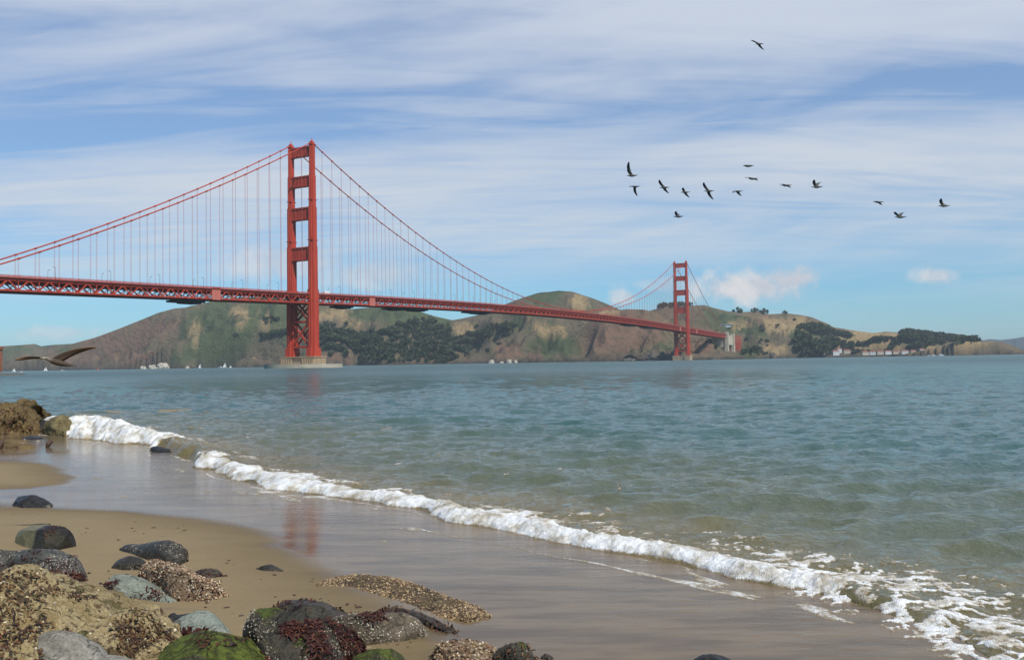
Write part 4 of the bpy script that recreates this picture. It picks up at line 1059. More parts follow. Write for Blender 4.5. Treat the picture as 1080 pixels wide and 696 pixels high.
# ------------------------------------------------------------------ rocks on the beach
def rock_mat(name, c1, c2, rough=.75, moss=0.0, moss_c=(.10, .16, .012), moss_x=None, barn=0.0, weed=0.0, wet=0.0, patch=None, pit=.5, sc=1.0):
    mt = bpy.data.materials.new(name); mt.use_nodes = True; t = NT(mt.node_tree)
    co = t.node('ShaderNodeTexCoord').outputs['Object']
    geo = t.node('ShaderNodeNewGeometry'); nz = t.xyz(geo.outputs['Normal'])[2]
    ox, oy, oz = t.xyz(co)
    n1 = t.noise(co, 3.2 * sc, 6, .62, .3); n2 = t.noise(co, 14 * sc, 5, .65); n3 = t.noise(co, 48 * sc, 4, .65)
    c = t.mix(t.smooth(t.math('ADD', t.math('MULTIPLY', n1, .6), t.math('MULTIPLY', n2, .4)), .36, .64), c1, c2)
    c = t.mix(t.math('MULTIPLY', t.smooth(n3, .52, .70), .7), c, [x * .3 for x in c1])
    c = t.mix(t.math('MULTIPLY', t.smooth(n3, .45, .3), .35), c, [min(1, x * 1.7) for x in c2])
    if patch:
        (pc, axis, p0, p1) = patch
        f = t.smooth(t.math('ADD', (ox, oy, oz)[axis], t.math('MULTIPLY', t.math('SUBTRACT', n1, .5), .25)), p0, p1)
        c = t.mix(f, c, pc)
    rg = rough
    if weed:
        f = t.math('MULTIPLY', t.smooth(t.math('ADD', t.math('MULTIPLY', n1, .55), t.math('MULTIPLY', n2, .45)), .62 - weed * .2, .70 - weed * .2), .85)
        c = t.mix(f, c, t.mix(n3, (.020, .010, .008), (.075, .022, .014)))
    if barn:
        vo = t.node('ShaderNodeTexVoronoi', {'Vector': co, 'Scale': 42.0, 'Randomness': 1.0})
        spot = t.smooth(vo.outputs['Distance'], .36, .22)
        f = t.math('MULTIPLY', spot, t.smooth(n1, .66 - barn * .28, .76 - barn * .28))
        c = t.mix(f, c, t.mix(n3, (.34, .28, .21), (.66, .60, .52)))
    if moss:
        q = t.math('ADD', t.math('MULTIPLY', nz, .55), t.math('MULTIPLY', t.math('SUBTRACT', n1, .5), 1.6))
        if moss_x is not None: q = t.math('ADD', q, t.math('MULTIPLY', t.math('SUBTRACT', ox, moss_x[0]), moss_x[1]))
        f = t.smooth(q, .75 - moss * .6, .95 - moss * .6)
        c = t.mix(f, c, t.mix(t.smooth(n2, .35, .65), [moss_c[0] * .45, moss_c[1] * .36, moss_c[2] * .6], [x * 1.25 for x in moss_c]))
        rg = t.math('ADD', t.math('MULTIPLY', f, .85 - rough), rough)
    ve = t.node('ShaderNodeTexVoronoi', {'Vector': t.vmath('ADD', co, t.node('ShaderNodeVectorMath', {0: t.noise(co, 2.5 * sc, 4, .6, 0, 'Color'), 'Scale': .5}, operation='SCALE').outputs[0]), 'Scale': 2.6 * sc}, feature='DISTANCE_TO_EDGE').outputs['Distance']
    crk = t.math('MULTIPLY', t.smooth(ve, .035, .0), t.smooth(n2, .42, .58))
    c = t.mix(t.math('MULTIPLY', crk, .8), c, [x * .2 for x in c1])
    blot = t.smooth(t.noise(co, 1.7 * sc, 3, .5), .54, .68)
    c = t.mix(t.math('MULTIPLY', blot, .45), c, [x * .45 for x in c1])
    hh = t.math('SUBTRACT', t.math('MULTIPLY', n2, .06), t.math('MULTIPLY', crk, .03))
    hh = t.math('ADD', hh, t.math('ADD', t.math('MULTIPLY', n3, .022), t.math('MULTIPLY', t.noise(co, 130, 3, .7), .008)))
    bp = t.node('ShaderNodeBump', {'Height': hh, 'Strength': pit, 'Distance': 1.0})
    b = t.node('ShaderNodeBsdfPrincipled', {'Base Color': c, 'Roughness': rg, 'Specular IOR Level': .16 + wet * .5, 'Coat Weight': wet * .25, 'Coat Roughness': .15, 'Normal': bp.outputs[0]})
    t.node('ShaderNodeOutputMaterial', {'Surface': b.outputs[0]}); return mt

ROCKS = {}
def rock(key, label, top, bot, depth, mat, seed, apex=.42, kz=.66, ky=.82, amp=.13, nu=110, nv=54, freq=2.4, name='rock', sink=.10, facet=0.0, cut=9):
    xs0, xs1 = min(top[0][0], bot[0][0]), max(top[-1][0], bot[-1][0])
    u = (1 - np.cos(np.linspace(0, math.pi, nu))) / 2; px = xs0 + (xs1 - xs0) * u
    pt = np.interp(px, [a for a, b in top], [b for a, b in top]); pb = np.interp(px, [a for a, b in bot], [b for a, b in bot])
    kk = np.hanning(13); kk /= kk.sum()
    sm = lambda q: np.convolve(np.pad(q, 6, mode='reflect', reflect_type='odd'), kk, 'valid')
    pt = sm(pt); pb = sm(pb)
    pb = np.maximum(pb, pt + .4)
    V = np.zeros((nu, nv, 3)); ends = np.clip(1 - (2 * u - 1) ** 2, 0, 1) ** .5
    for i in range(nu):
        z0 = .1
        for _ in range(3):
            g = G(px[i], pb[i], z0); z0 = zs(g[0], g[1])
        b_ = depth * max(ends[i], .03); Ya = g[1] + apex * b_
        tp = P(px[i], pt[i], Ya); H = max(tp[2] - z0, .015)
        ph = np.linspace(0, math.pi, nv); c = np.cos(ph); s = np.sin(ph)
        yy = np.where(c > 0, Ya - apex * b_ * np.abs(c) ** ky, Ya + (1 - apex) * b_ * np.abs(c) ** ky)
        zz = z0 - sink + (H + sink) * s ** kz
        V[i, :, 0] = tp[0]; V[i, :, 1] = yy; V[i, :, 2] = zz
    if cut:
        r_ = np.random.default_rng(seed * 7 + 1); lo_, hi_ = V.reshape(-1, 3).min(0), V.reshape(-1, 3).max(0); ext = (hi_ - lo_) / 2; mc = (hi_ + lo_) / 2; mc[2] = lo_[2] + sink
        ext[2] = hi_[2] - mc[2]; Q = (V - mc) / ext
        for _ in range(cut):
            nn = r_.normal(size=3) * np.array([.9, .9, .75]); nn[2] = abs(nn[2]); nn[1] = -abs(nn[1]) if r_.random() < .7 else nn[1]; nn /= np.linalg.norm(nn)
            pj = Q @ nn; dd_ = pj.max() * r_.uniform(.74, .92); Q = Q - np.maximum(pj - dd_, 0)[..., None] * nn * .93
        Q[..., 2] *= 1 / max(Q[..., 2].max(), .6); Q[..., 0] /= max(abs(Q[..., 0]).max(), .7)
        V = Q * ext + mc
    ctr = V.reshape(-1, 3).mean(0); ctr[2] = zs(ctr[0], ctr[1])
    V -= ctr; hmax = V[..., 2].max()
    wid_ = V[..., 0].max() - V[..., 0].min(); sc_ = freq / max(.35, min(wid_, 1.2))
    x, y, z = V[..., 0] * sc_, V[..., 1] * sc_, V[..., 2] * sc_
    n = fbm(x, y, z, 5, seed, .52)
    rid = 1 - np.abs(fbm(x * 1.3 + 9, y * 1.3, z * 1.3, 4, seed + 9)) * 2.4
    dn = (n * .75 + rid * .3 - .12) * amp * max(hmax, .12)
    dy_, du_ = np.gradient(V, axis=1), np.gradient(V, axis=0); N = np.cross(du_, dy_); N /= np.linalg.norm(N, axis=-1)[..., None] + 1e-9
    if (N[..., 2]).mean() < 0: N = -N
    em = np.minimum(1, np.minimum(u, 1 - u) * 14)[:, None]
    if facet:
        st = np.round(n * 3.2) / 3.2; dn = dn + facet * (st - n) * hmax * amp * 3
    V = V + N * (dn * em)[..., None]
    me = mesh_np(name, V.reshape(-1, 3), grid_faces(nu, nv))
    bm = bmesh.new(); bm.from_mesh(me); bmesh.ops.recalc_face_normals(bm, faces=bm.faces)
    be = [e for e in bm.edges if e.is_boundary]
    try: bmesh.ops.holes_fill(bm, edges=be, sides=0)
    except Exception: pass
    bm.to_mesh(me); bm.free()
    o = link(name, me, mat, None, tuple(ctr)); tag(o, label, 'rock')
    ROCKS[key] = (o, V, N, u); return o

VC = vcol_mat('shore_growth', .6)
VCW = vcol_mat('wet_weed', .6, spec=.2)
def scatter(key, name, kind, n, size, cols, mask, seed, lift=0.0):
    """growth on a rock: blades of weed or barnacle lumps, ONE part of the rock"""
    o, V, N, u = ROCKS[key]; r_ = np.random.default_rng(seed)
    nu, nv = V.shape[:2]; Vs = []; Fs = []; Cs = []; cnt = 0; tries = 0; base = 0
    mn, mx = V.reshape(-1, 3).min(0), V.reshape(-1, 3).max(0)
    PN = vnoise(V[..., 0].ravel() * 4 + seed, V[..., 1].ravel() * 4, V[..., 2].ravel() * 4 + .3, seed).reshape(nu, nv) * .5 + .5
    while cnt < n and tries < n * 40:
        tries += 1
        i = r_.integers(1, nu - 1); j = r_.integers(2, nv - 2)
        a = (V[i, j, 0] - mn[0]) / (mx[0] - mn[0]); h = V[i, j, 2] / (mx[2] + 1e-6); b = j / nv
        if V[i, j, 2] < -.02: continue
        pn = PN[i, j]
        if not mask(a, b, h, pn, r_): continue
        p = V[i, j] + r_.normal(size=3) * np.array([.012, .012, .002]); nn = N[i, j]
        t1 = np.cross(nn, r_.normal(size=3)); t1 /= np.linalg.norm(t1); t2 = np.cross(nn, t1)
        s = size * r_.uniform(.5, 1.5); col = np.array(cols[r_.integers(len(cols))]) * r_.uniform(.65, 1.3)
        if kind == 'blade':
            L = s * 2.4; q = nn * .55 + t2 * .8 + np.array([0, 0, -.25]); q /= np.linalg.norm(q)
            k1 = p + q * L * .5 + nn * L * .12; k2 = p + q * L + np.array([0, 0, -.18]) * L
            W2 = s * .42
            vv = [p - t1 * W2 * .5 + nn * .002, p + t1 * W2 * .5 + nn * .002, k1 + t1 * W2, k1 - t1 * W2, k2 + t1 * W2 * .3, k2 - t1 * W2 * .3]
            Vs += vv; Fs += [(base, base + 1, base + 2, base + 3), (base + 3, base + 2, base + 4, base + 5)]; Cs += [col] * 6; base += 6
        else:
            hgt = s * r_.uniform(.5, 1.0); m_ = 5; el2 = r_.uniform(.6, 1.5)
            vv = []
            for (rr, hh) in ((1.0, -.3), (.85, .45), (.45, 1.0)):
                for q in range(m_):
                    an = 6.283 * q / m_ + r_.uniform(-.3, .3); vv.append(p + s * rr * (math.cos(an) * t1 * el2 + math.sin(an) * t2) + nn * hgt * hh)
            Vs += vv
            for L2 in range(2):
                for q in range(m_): Fs.append((base + L2 * m_ + q, base + L2 * m_ + (q + 1) % m_, base + (L2 + 1) * m_ + (q + 1) % m_, base + (L2 + 1) * m_ + q))
            Fs.append(tuple(base + 2 * m_ + q for q in range(m_))); Cs += [col * .6] * m_ + [col] * m_ + [col * 1.1] * m_; base += 3 * m_
        cnt += 1
    if not cnt: return
    me = bpy.data.meshes.new(name); me.from_pydata([tuple(v) for v in Vs], [], Fs); attr(me, 'col', np.clip(np.array(Cs), 0, 1), 'FLOAT_COLOR')
    c = link(name, me, VCW if kind == 'blade' else VC, o); c['kind'] = 'stuff'

M_black = rock_mat('wet_black_rock', (.009, .007, .005), (.030, .024, .016), .40, wet=.3, barn=.2, pit=.5)
M_olive = rock_mat('half_olive_rock', (.125, .105, .045), (.20, .17, .085), .48, wet=.2, patch=((.016, .012, .009), 0, -.06, .02), barn=.1, pit=.5)
M_darkb = rock_mat('dark_barnacled_rock', (.018, .015, .010), (.060, .049, .032), .45, wet=.2, barn=.45, pit=.5)
M_dgrey = rock_mat('dark_grey_slab', (.035, .033, .026), (.110, .104, .084), .6, barn=.6, weed=.45, wet=.1, pit=.6)
M_tan = rock_mat('yellow_tan_rock', (.24, .165, .070), (.47, .375, .20), .85, weed=.55, moss=.24, moss_c=(.13, .14, .035), pit=.9)
M_greym = rock_mat('grey_mossy_rock', (.135, .120, .095), (.29, .265, .215), .8, moss=.28, pit=.5, barn=.1)
M_gg = rock_mat('grey_green_rock', (.155, .165, .125), (.265, .275, .215), .75, weed=.38, barn=.35, pit=.5)
M_gg2 = rock_mat('grey_green_smooth_rock', (.170, .185, .150), (.25, .262, .215), .75, weed=.08, pit=.4)
M_barn = rock_mat('barnacle_crusted_rock', (.12, .070, .036), (.34, .24, .145), .85, barn=.9, weed=.35, pit=1.0)
M_moss = rock_mat('mossy_rock', (.055, .055, .028), (.12, .11, .055), .85, moss=.95, moss_c=(.088, .108, .018), weed=.35, pit=.8)
M_mix = rock_mat('weedy_rock', (.026, .022, .015), (.088, .076, .050), .6, moss=.52, moss_c=(.060, .078, .012), barn=.5, weed=.6, wet=.1, pit=.7)
M_flat = rock_mat('brown_slab', (.032, .024, .016), (.085, .066, .045), .55, weed=.45, barn=.25, wet=.15, pit=.6)
M_brown = rock_mat('brown_barnacled_rock', (.045, .034, .021), (.135, .100, .058), .5, barn=.6, wet=.2, pit=.5)
M_grav = rock_mat('shelly_rock_bed', (.105, .072, .036), (.24, .170, .085), .9, barn=.4, weed=.4, pit=1.2)
M_shore = rock_mat('ochre_shore_rock', (.085, .058, .022), (.20, .135, .060), .8, weed=.35, pit=.8, sc=.5)
M_shore2 = rock_mat('ochre_green_shore_rock', (.105, .088, .040), (.215, .165, .080), .8, moss=.12, moss_c=(.09, .11, .04), weed=.2, pit=.8, sc=.5)

# shore outcrop, upper left
rock('o1', 'big ochre brown rock outcrop at the left edge by the waves', [(-40, 428), (-8, 428), (8, 429), (22, 433), (29, 439), (33, 450), (36, 457)], [(-40, 459), (0, 458.5), (20, 458), (36, 457.5)], 3.2, M_shore, 21, amp=.16, freq=4, facet=.5)
rock('o2', 'tilted brown slab rock leaning behind the outcrop', [(9, 432), (14, 424), (22, 422), (30, 423), (38, 431), (47, 438), (51, 446)], [(9, 450), (30, 452), (51, 449)], 2.2, M_shore, 22, amp=.16, freq=3, facet=.6)
rock('o3', 'pointed ochre rock where the wave bursts', [(51, 447), (58, 442), (66, 437.5), (72, 441), (78, 450), (84, 459)], [(51, 456), (65, 460.5), (84, 460)], 1.6, M_shore2, 23, amp=.14, freq=3, facet=.7)
rock('o4', 'dark wet low rock between the outcrop and pointed rock', [(28, 442), (36, 440), (46, 444), (54, 452)], [(28, 455), (42, 456), (54, 455)], 1.4, M_black, 24, amp=.14)
rock('o5', 'flat tan stone slab in the shallow wash below the outcrop', [(2, 469.5), (10, 468), (24, 468), (35, 471)], [(2, 472.5), (20, 473.5), (35, 473)], .9, M_shore, 25, amp=.12)
rock('o6', 'thin dark flat stone just below the ochre outcrop', [(24, 461), (34, 459.5), (46, 462)], [(24, 462.5), (36, 463.5), (46, 463.5)], .8, M_black, 26)
rock('o7', 'low brown stone at the left edge under the outcrop', [(-12, 465), (0, 463.5), (14, 463.5), (28, 465.5)], [(-12, 467), (10, 467.5), (28, 467)], .9, M_shore, 27)
rock('s1', 'small dark rocks awash in front of the green wave', [(157, 473), (161, 470.5), (168, 472), (176, 474), (182, 477)], [(157, 475.5), (168, 477), (182, 478)], .8, M_black, 28, amp=.3, freq=5)
rock('s2', 'tiny dark rock tip far out in the bay', [(118, 430), (121, 428.6), (124, 428.6), (128, 430)], [(118, 430.6), (123, 430.8), (128, 430.6)], .8, M_black, 29, sink=1.8)
# boulders on the sand
rock('r1', 'wet black rock beside the tongue of water', [(10, 531), (14, 524), (22, 521), (32, 521.5), (40, 526), (50, 531), (54, 534)], [(10, 531.5), (30, 535), (46, 536.5), (54, 535)], .55, M_black, 31)
rock('r2', 'smooth boulder, half olive half black, on the sand', [(17, 570), (21, 560), (30, 555.5), (48, 555), (65, 556), (72, 561), (78, 572), (79, 576)], [(17, 571), (35, 577), (52, 581), (70, 580), (79, 577)], .50, M_olive, 32, amp=.06, cut=4)
rock('r3', 'dark two humped boulder with white barnacle specks', [(126, 579), (133, 575), (146, 576), (158, 574), (175, 573), (190, 574), (197, 582), (198, 590)], [(126, 580), (145, 584), (165, 591), (180, 598), (192, 597), (198, 592)], .5, M_darkb, 33, amp=.06, cut=2)
rock('r4', 'low dark rounded stone left of the barnacle crusted rock', [(115, 598), (122, 590), (132, 587), (145, 589), (156, 596)], [(115, 599), (135, 602), (156, 601)], .35, M_darkb, 34, amp=.06)
rock('r6', 'grey green flat rock with dark weed, left of the barnacle crusted rock', [(97, 622), (102, 611), (112, 608), (128, 610), (146, 614), (165, 622), (188, 634)], [(97, 625), (120, 629), (150, 631), (188, 637)], .42, M_gg, 36, amp=.10)
rock('r5', 'long rock wholly crusted with pale barnacles', [(136, 605), (143, 597), (156, 595), (170, 597), (190, 603), (212, 609), (228, 618), (238, 628)], [(136, 608), (155, 613), (175, 624), (195, 638), (215, 637), (238, 629)], .40, M_barn, 35, amp=.16, freq=4)
rock('r7', 'small flat weedy stone right behind the barnacle crusted rock', [(193, 605), (202, 601), (216, 600), (228, 602), (237, 608)], [(193, 607), (215, 610.5), (237, 609)], .3, M_flat, 37)
rock('r8', 'small dark stone alone on the sand near the wet edge', [(270, 599), (277, 595.5), (285, 596), (299, 602)], [(270, 600), (282, 603), (299, 603)], .25, M_darkb, 38)
rock('r9', 'dark grey slab with red weed along its lower edge', [(-20, 584), (0, 583), (14, 587), (32, 584), (52, 587), (72, 593), (84, 600), (91, 610)], [(-20, 610), (20, 606), (50, 610), (70, 614), (84, 617), (91, 613)], .7, M_dgrey, 39, amp=.12, facet=.3)
rock('r9b', 'thin mossy dark ledge between the grey slab and tan boulder', [(30, 606), (50, 611), (75, 617), (92, 625), (101, 630)], [(30, 622), (60, 626), (80, 629), (101, 631)], .3, M_mix, 40)
rock('r10', 'huge yellow tan boulder covered in scraps of seaweed', [(-60, 612), (-10, 606), (0, 604), (14, 602), (30, 604), (52, 614), (78, 624), (100, 631), (120, 638), (142, 645), (160, 655), (178, 668), (190, 680)], [(-60, 760), (60, 745), (150, 720), (190, 690)], 1.9, M_tan, 41, apex=.62, kz=.8, ky=.9, amp=.10, nu=170, nv=120, freq=5, cut=0)
rock('r10b', 'small brown rock at the left edge behind the tan boulder', [(-20, 602), (-5, 597), (6, 598), (14, 604)], [(-20, 614), (0, 614), (14, 612)], .35, M_flat, 42)
rock('r12', 'low dark flat stone behind the tan boulder', [(116, 638), (124, 635), (138, 636), (152, 640), (165, 648)], [(116, 645), (140, 650), (165, 649)], .3, M_black, 43)
rock('r13', 'pale grey green triangular rock behind the mossy boulder', [(178, 661), (190, 653), (206, 647.5), (216, 649), (228, 658), (238, 668), (245, 676)], [(178, 668), (210, 676), (245, 678)], .45, M_gg2, 44, amp=.07, facet=.4)
rock('r13b', 'small dark stone touching the pale triangular rock', [(170, 655), (174, 648), (178, 646.5), (184, 651), (200, 648), (206, 648)], [(170, 656), (180, 658.5), (206, 657)], .28, M_black, 45)
rock('r11', 'rounded grey boulder with green moss in front of tan boulder', [(20, 690), (28, 676), (42, 668), (62, 665.5), (82, 668), (96, 676), (108, 688), (114, 698)], [(20, 720), (60, 730), (114, 720)], .55, M_greym, 46, apex=.5, amp=.06, cut=3)
rock('r11b', 'grey rock at the bottom left corner', [(-30, 672), (-8, 668), (2, 672), (12, 684), (20, 696)], [(-30, 725), (0, 725), (20, 710)], .5, M_greym, 47, apex=.5)
rock('r11c', 'low mossy grey rock at the bottom edge right of the grey boulder', [(92, 700), (104, 693), (122, 692), (140, 695), (152, 702)], [(92, 725), (120, 728), (152, 722)], .4, M_greym, 48, apex=.5)
rock('r14', 'bright green mossy boulder at the bottom edge', [(158, 697), (165, 684), (178, 674), (196, 668), (215, 671), (240, 677), (268, 684), (292, 689), (312, 698)], [(158, 720), (230, 740), (312, 722)], .8, M_moss, 49, apex=.5, amp=.10, cut=5)
rock('r16', 'flat dark weedy slab behind the mossy weed covered boulder', [(286, 646), (292, 639), (305, 633), (322, 634), (340, 639), (352, 646), (372, 652), (392, 658)], [(286, 650), (310, 654), (340, 668), (392, 672)], .55, M_flat, 50, amp=.14, freq=4)
rock('r15', 'weed and barnacle covered boulder with a mossy crown', [(256, 668), (262, 654), (272, 646), (290, 649), (306, 655), (318, 646), (328, 643), (340, 653), (356, 664), (372, 668), (388, 672), (398, 684)], [(256, 700), (300, 725), (350, 720), (398, 688)], .6, M_mix, 51, apex=.5, amp=.10, nu=140, nv=80, freq=4)
rock('r17', 'brown rounded boulder with white barnacle patches', [(340, 660), (352, 652), (370, 649), (400, 647), (425, 647), (440, 653), (448, 662), (449, 670)], [(340, 672), (365, 680), (400, 681), (430, 676), (449, 672)], .42, M_brown, 52, amp=.07, cut=4)
rock('r18', 'low bed of shells and pebbly growth beside the wet sand', [(336, 617), (352, 614.5), (380, 617), (400, 622), (430, 628), (460, 634), (490, 640), (508, 645), (514, 650)], [(336, 618.5), (375, 620.5), (400, 627), (430, 636), (470, 652), (495, 657), (514, 651)], .9, M_grav, 53, apex=.5, amp=.12, freq=6, sink=.05, cut=0)
rock('r18b', 'thin dark curved rock along the near edge of the shell bed', [(392, 645), (404, 640), (425, 641), (445, 648), (470, 658), (488, 666)], [(392, 647), (420, 648), (445, 658), (470, 668), (488, 667.5)], .25, M_flat, 54, amp=.14)
rock('r19', 'green moss topped stone at the bottom edge', [(362, 694), (374, 687), (392, 684), (412, 685), (428, 690), (437, 698)], [(362, 715), (400, 722), (437, 712)], .4, M_moss, 55, apex=.5)
rock('r20', 'tan barnacle crusted rock at the bottom edge', [(448, 690), (455, 677), (470, 675), (495, 678), (515, 681), (530, 688), (540, 697)], [(448, 712), (490, 718), (540, 708)], .45, M_barn, 56, apex=.5, amp=.12, freq=4)
rock('r21', 'dark mossy lump of rock beside the tan barnacle rock', [(518, 696), (526, 684), (538, 677), (550, 677), (560, 686), (568, 698)], [(518, 712), (545, 718), (568, 710)], .35, M_mix, 57, apex=.5, amp=.12)
rock('r22', 'dark rock tip at the bottom edge in the wet sand', [(730, 697), (742, 692.5), (758, 692), (776, 698)], [(730, 706), (755, 712), (776, 706)], .3, M_black, 58, apex=.5)
rock('r23', 'tiny reddish stone in the wet sand right of the dark lump', [(570, 692), (575, 689), (580, 690), (585, 694)], [(570, 695), (578, 697), (585, 696)], .12, M_flat, 59)

redw = [(.040, .011, .009), (.060, .017, .011), (.026, .011, .009), (.085, .030, .016)]
brnw = [(.070, .040, .018), (.110, .062, .022), (.040, .026, .016), (.16, .095, .035), (.085, .032, .016)]
shell = [(.40, .30, .18), (.30, .19, .10), (.15, .075, .040), (.50, .41, .28), (.22, .115, .062), (.11, .055, .032)]
peb = [(.30, .195, .090), (.20, .120, .055), (.40, .29, .16), (.12, .065, .036), (.26, .175, .085), (.06, .040, .026), (.045, .03, .02)]
white = [(.36, .30, .21), (.24, .20, .14)]
scatter('r5', 'barnacles', 'lump', 3600, .0085, shell, lambda a, b, h, n, r: r.random() < .9, 1)
scatter('r18', 'shells', 'lump', 4200, .010, peb, lambda a, b, h, n, r: (n > .40 or r.random() < .2) and r.random() < .25 + 1.2 * a, 2)
scatter('r20', 'barnacles', 'lump', 1400, .009, shell + peb, lambda a, b, h, n, r: True, 3)
scatter('r15', 'seaweed', 'blade', 2400, .015, redw, lambda a, b, h, n, r: b < .55 and .12 < a < .95 and n > .42 and h < .85, 4)
scatter('r15', 'barnacles', 'lump', 520, .0055, white, lambda a, b, h, n, r: b < .5 and n < .42 and a < .9, 5)
scatter('r16', 'seaweed', 'blade', 420, .018, redw, lambda a, b, h, n, r: n > .5, 6)
scatter('r10', 'seaweed', 'blade', 4200, .016, brnw + redw[2:3], lambda a, b, h, n, r: n > .53 - .18 * (1 - h) and h < .9 and b < .5, 7)
scatter('r10', 'barnacles', 'lump', 260, .011, [(.42, .33, .18), (.30, .25, .18), (.50, .42, .28)], lambda a, b, h, n, r: b < .6, 8)
scatter('r9', 'seaweed', 'blade', 420, .018, redw, lambda a, b, h, n, r: b < .22 or (n > .68 and b < .6), 9)
scatter('r9', 'barnacles', 'lump', 420, .006, white, lambda a, b, h, n, r: n < .45 and b < .6, 10)
scatter('r13', 'seaweed', 'blade', 380, .020, redw, lambda a, b, h, n, r: b < .20 and a > .15, 11)
scatter('r14', 'seaweed', 'blade', 200, .018, redw, lambda a, b, h, n, r: n > .62 and .25 < b < .55 and a > .3, 12)
scatter('r6', 'seaweed', 'blade', 240, .015, redw, lambda a, b, h, n, r: n > .52 and b < .45, 13)
scatter('r3', 'barnacles', 'lump', 180, .006, white, lambda a, b, h, n, r: n > .5 and b < .62, 14)
scatter('r17', 'barnacles', 'lump', 380, .0065, white, lambda a, b, h, n, r: n > .52 and b < .6, 15)
scatter('r17', 'seaweed', 'blade', 160, .016, redw, lambda a, b, h, n, r: n < .38 and b > .2 and b < .6, 16)
scatter('r18b', 'seaweed', 'blade', 240, .016, redw + brnw, lambda a, b, h, n, r: True, 17)
scatter('r7', 'seaweed', 'blade', 150, .013, redw, lambda a, b, h, n, r: True, 18)
scatter('r21', 'seaweed', 'blade', 140, .015, brnw, lambda a, b, h, n, r: n > .5, 19)
scatter('r1', 'barnacles', 'lump', 80, .007, white, lambda a, b, h, n, r: n > .62 and b < .6, 20)
scatter('r2', 'seaweed', 'blade', 60, .014, redw, lambda a, b, h, n, r: a > .62 and a < .82 and h > .6, 21)
scatter('o1', 'seaweed', 'blade', 420, .06, brnw, lambda a, b, h, n, r: n > .45 and b < .5 and h < .8, 22)

# scraps of weed and small pebbles lying on the sand around the rocks
r_ = np.random.default_rng(91); Vs = []; Fs = []; Cs = []; bb = 0; cnt = 0
while cnt < 230:
    px, py = r_.uniform(-10, 470), 520 + 176 * r_.random() ** .7
    g = G(px, py, .12); dr1 = dryness([g[0]], [g[1]])[0]
    if dr1 < .05 or float(vnoise([g[0] * 1.1], [g[1] * 1.1], None, 77)[0]) < -.05: continue
    z0 = zs(g[0], g[1]); s_ = r_.uniform(.006, .020); an = r_.uniform(0, 6.28); k5 = 6
    col_ = np.array([(.05, .016, .010), (.035, .028, .020), (.20, .15, .09), (.07, .045, .022)][r_.integers(4)]) * r_.uniform(.7, 1.3); el_2 = r_.uniform(.9, 3.0)
    for rr, hh in ((1.0, -.004), (.75, s_ * .45), (.2, s_ * .62)):
        for q in range(k5):
            a_ = 6.283 * q / k5; u_, v_ = math.cos(a_) * s_ * rr * el_2, math.sin(a_) * s_ * rr * r_.uniform(.8, 1.2)
            Vs.append((g[0] + u_ * math.cos(an) - v_ * math.sin(an), g[1] + u_ * math.sin(an) + v_ * math.cos(an), z0 + hh)); Cs.append(col_)
    for L2 in range(2):
        for q in range(k5): Fs.append((bb + L2 * k5 + q, bb + L2 * k5 + (q + 1) % k5, bb + (L2 + 1) * k5 + (q + 1) % k5, bb + (L2 + 1) * k5 + q))
    Fs.append(tuple(bb + 2 * k5 + q for q in range(k5))); bb += 3 * k5; cnt += 1
me = bpy.data.meshes.new('beach_litter'); me.from_pydata(Vs, [], Fs); attr(me, 'col', np.clip(np.array(Cs), 0, 1), 'FLOAT_COLOR')
tag(link('beach_litter', me, VC), 'tiny scraps of weed and pebbles scattered on the dry sand', 'litter', kind='stuff')

def stick(label, pts, rad, name='driftwood'):
    g = G(*pts[0]); z0 = zs(g[0], g[1]); g = G(*pts[0], z0); Yd = g[1]
    w_ = [P(a, b, Yd + .05 * k) for k, (a, b) in enumerate(pts)]
    mb = MB(); c = w_[0].copy(); mb.tube([q - c for q in w_], rad, 7)
    tag(mb.build(name, plain('wet_wood', (.075, .040, .022), .6, .4, 12, .5), None, tuple(c), True), label, 'driftwood')
stick('short forked dark stick standing in the wash below the outcrop', [(49.5, 471.5), (51, 468), (53, 466.5), (56, 465.8)], [.05, .085, .07, .03])
stick('dark stump of driftwood at the left edge in the wash', [(-1, 473), (1, 468), (3.5, 463)], [.09, .08, .04])

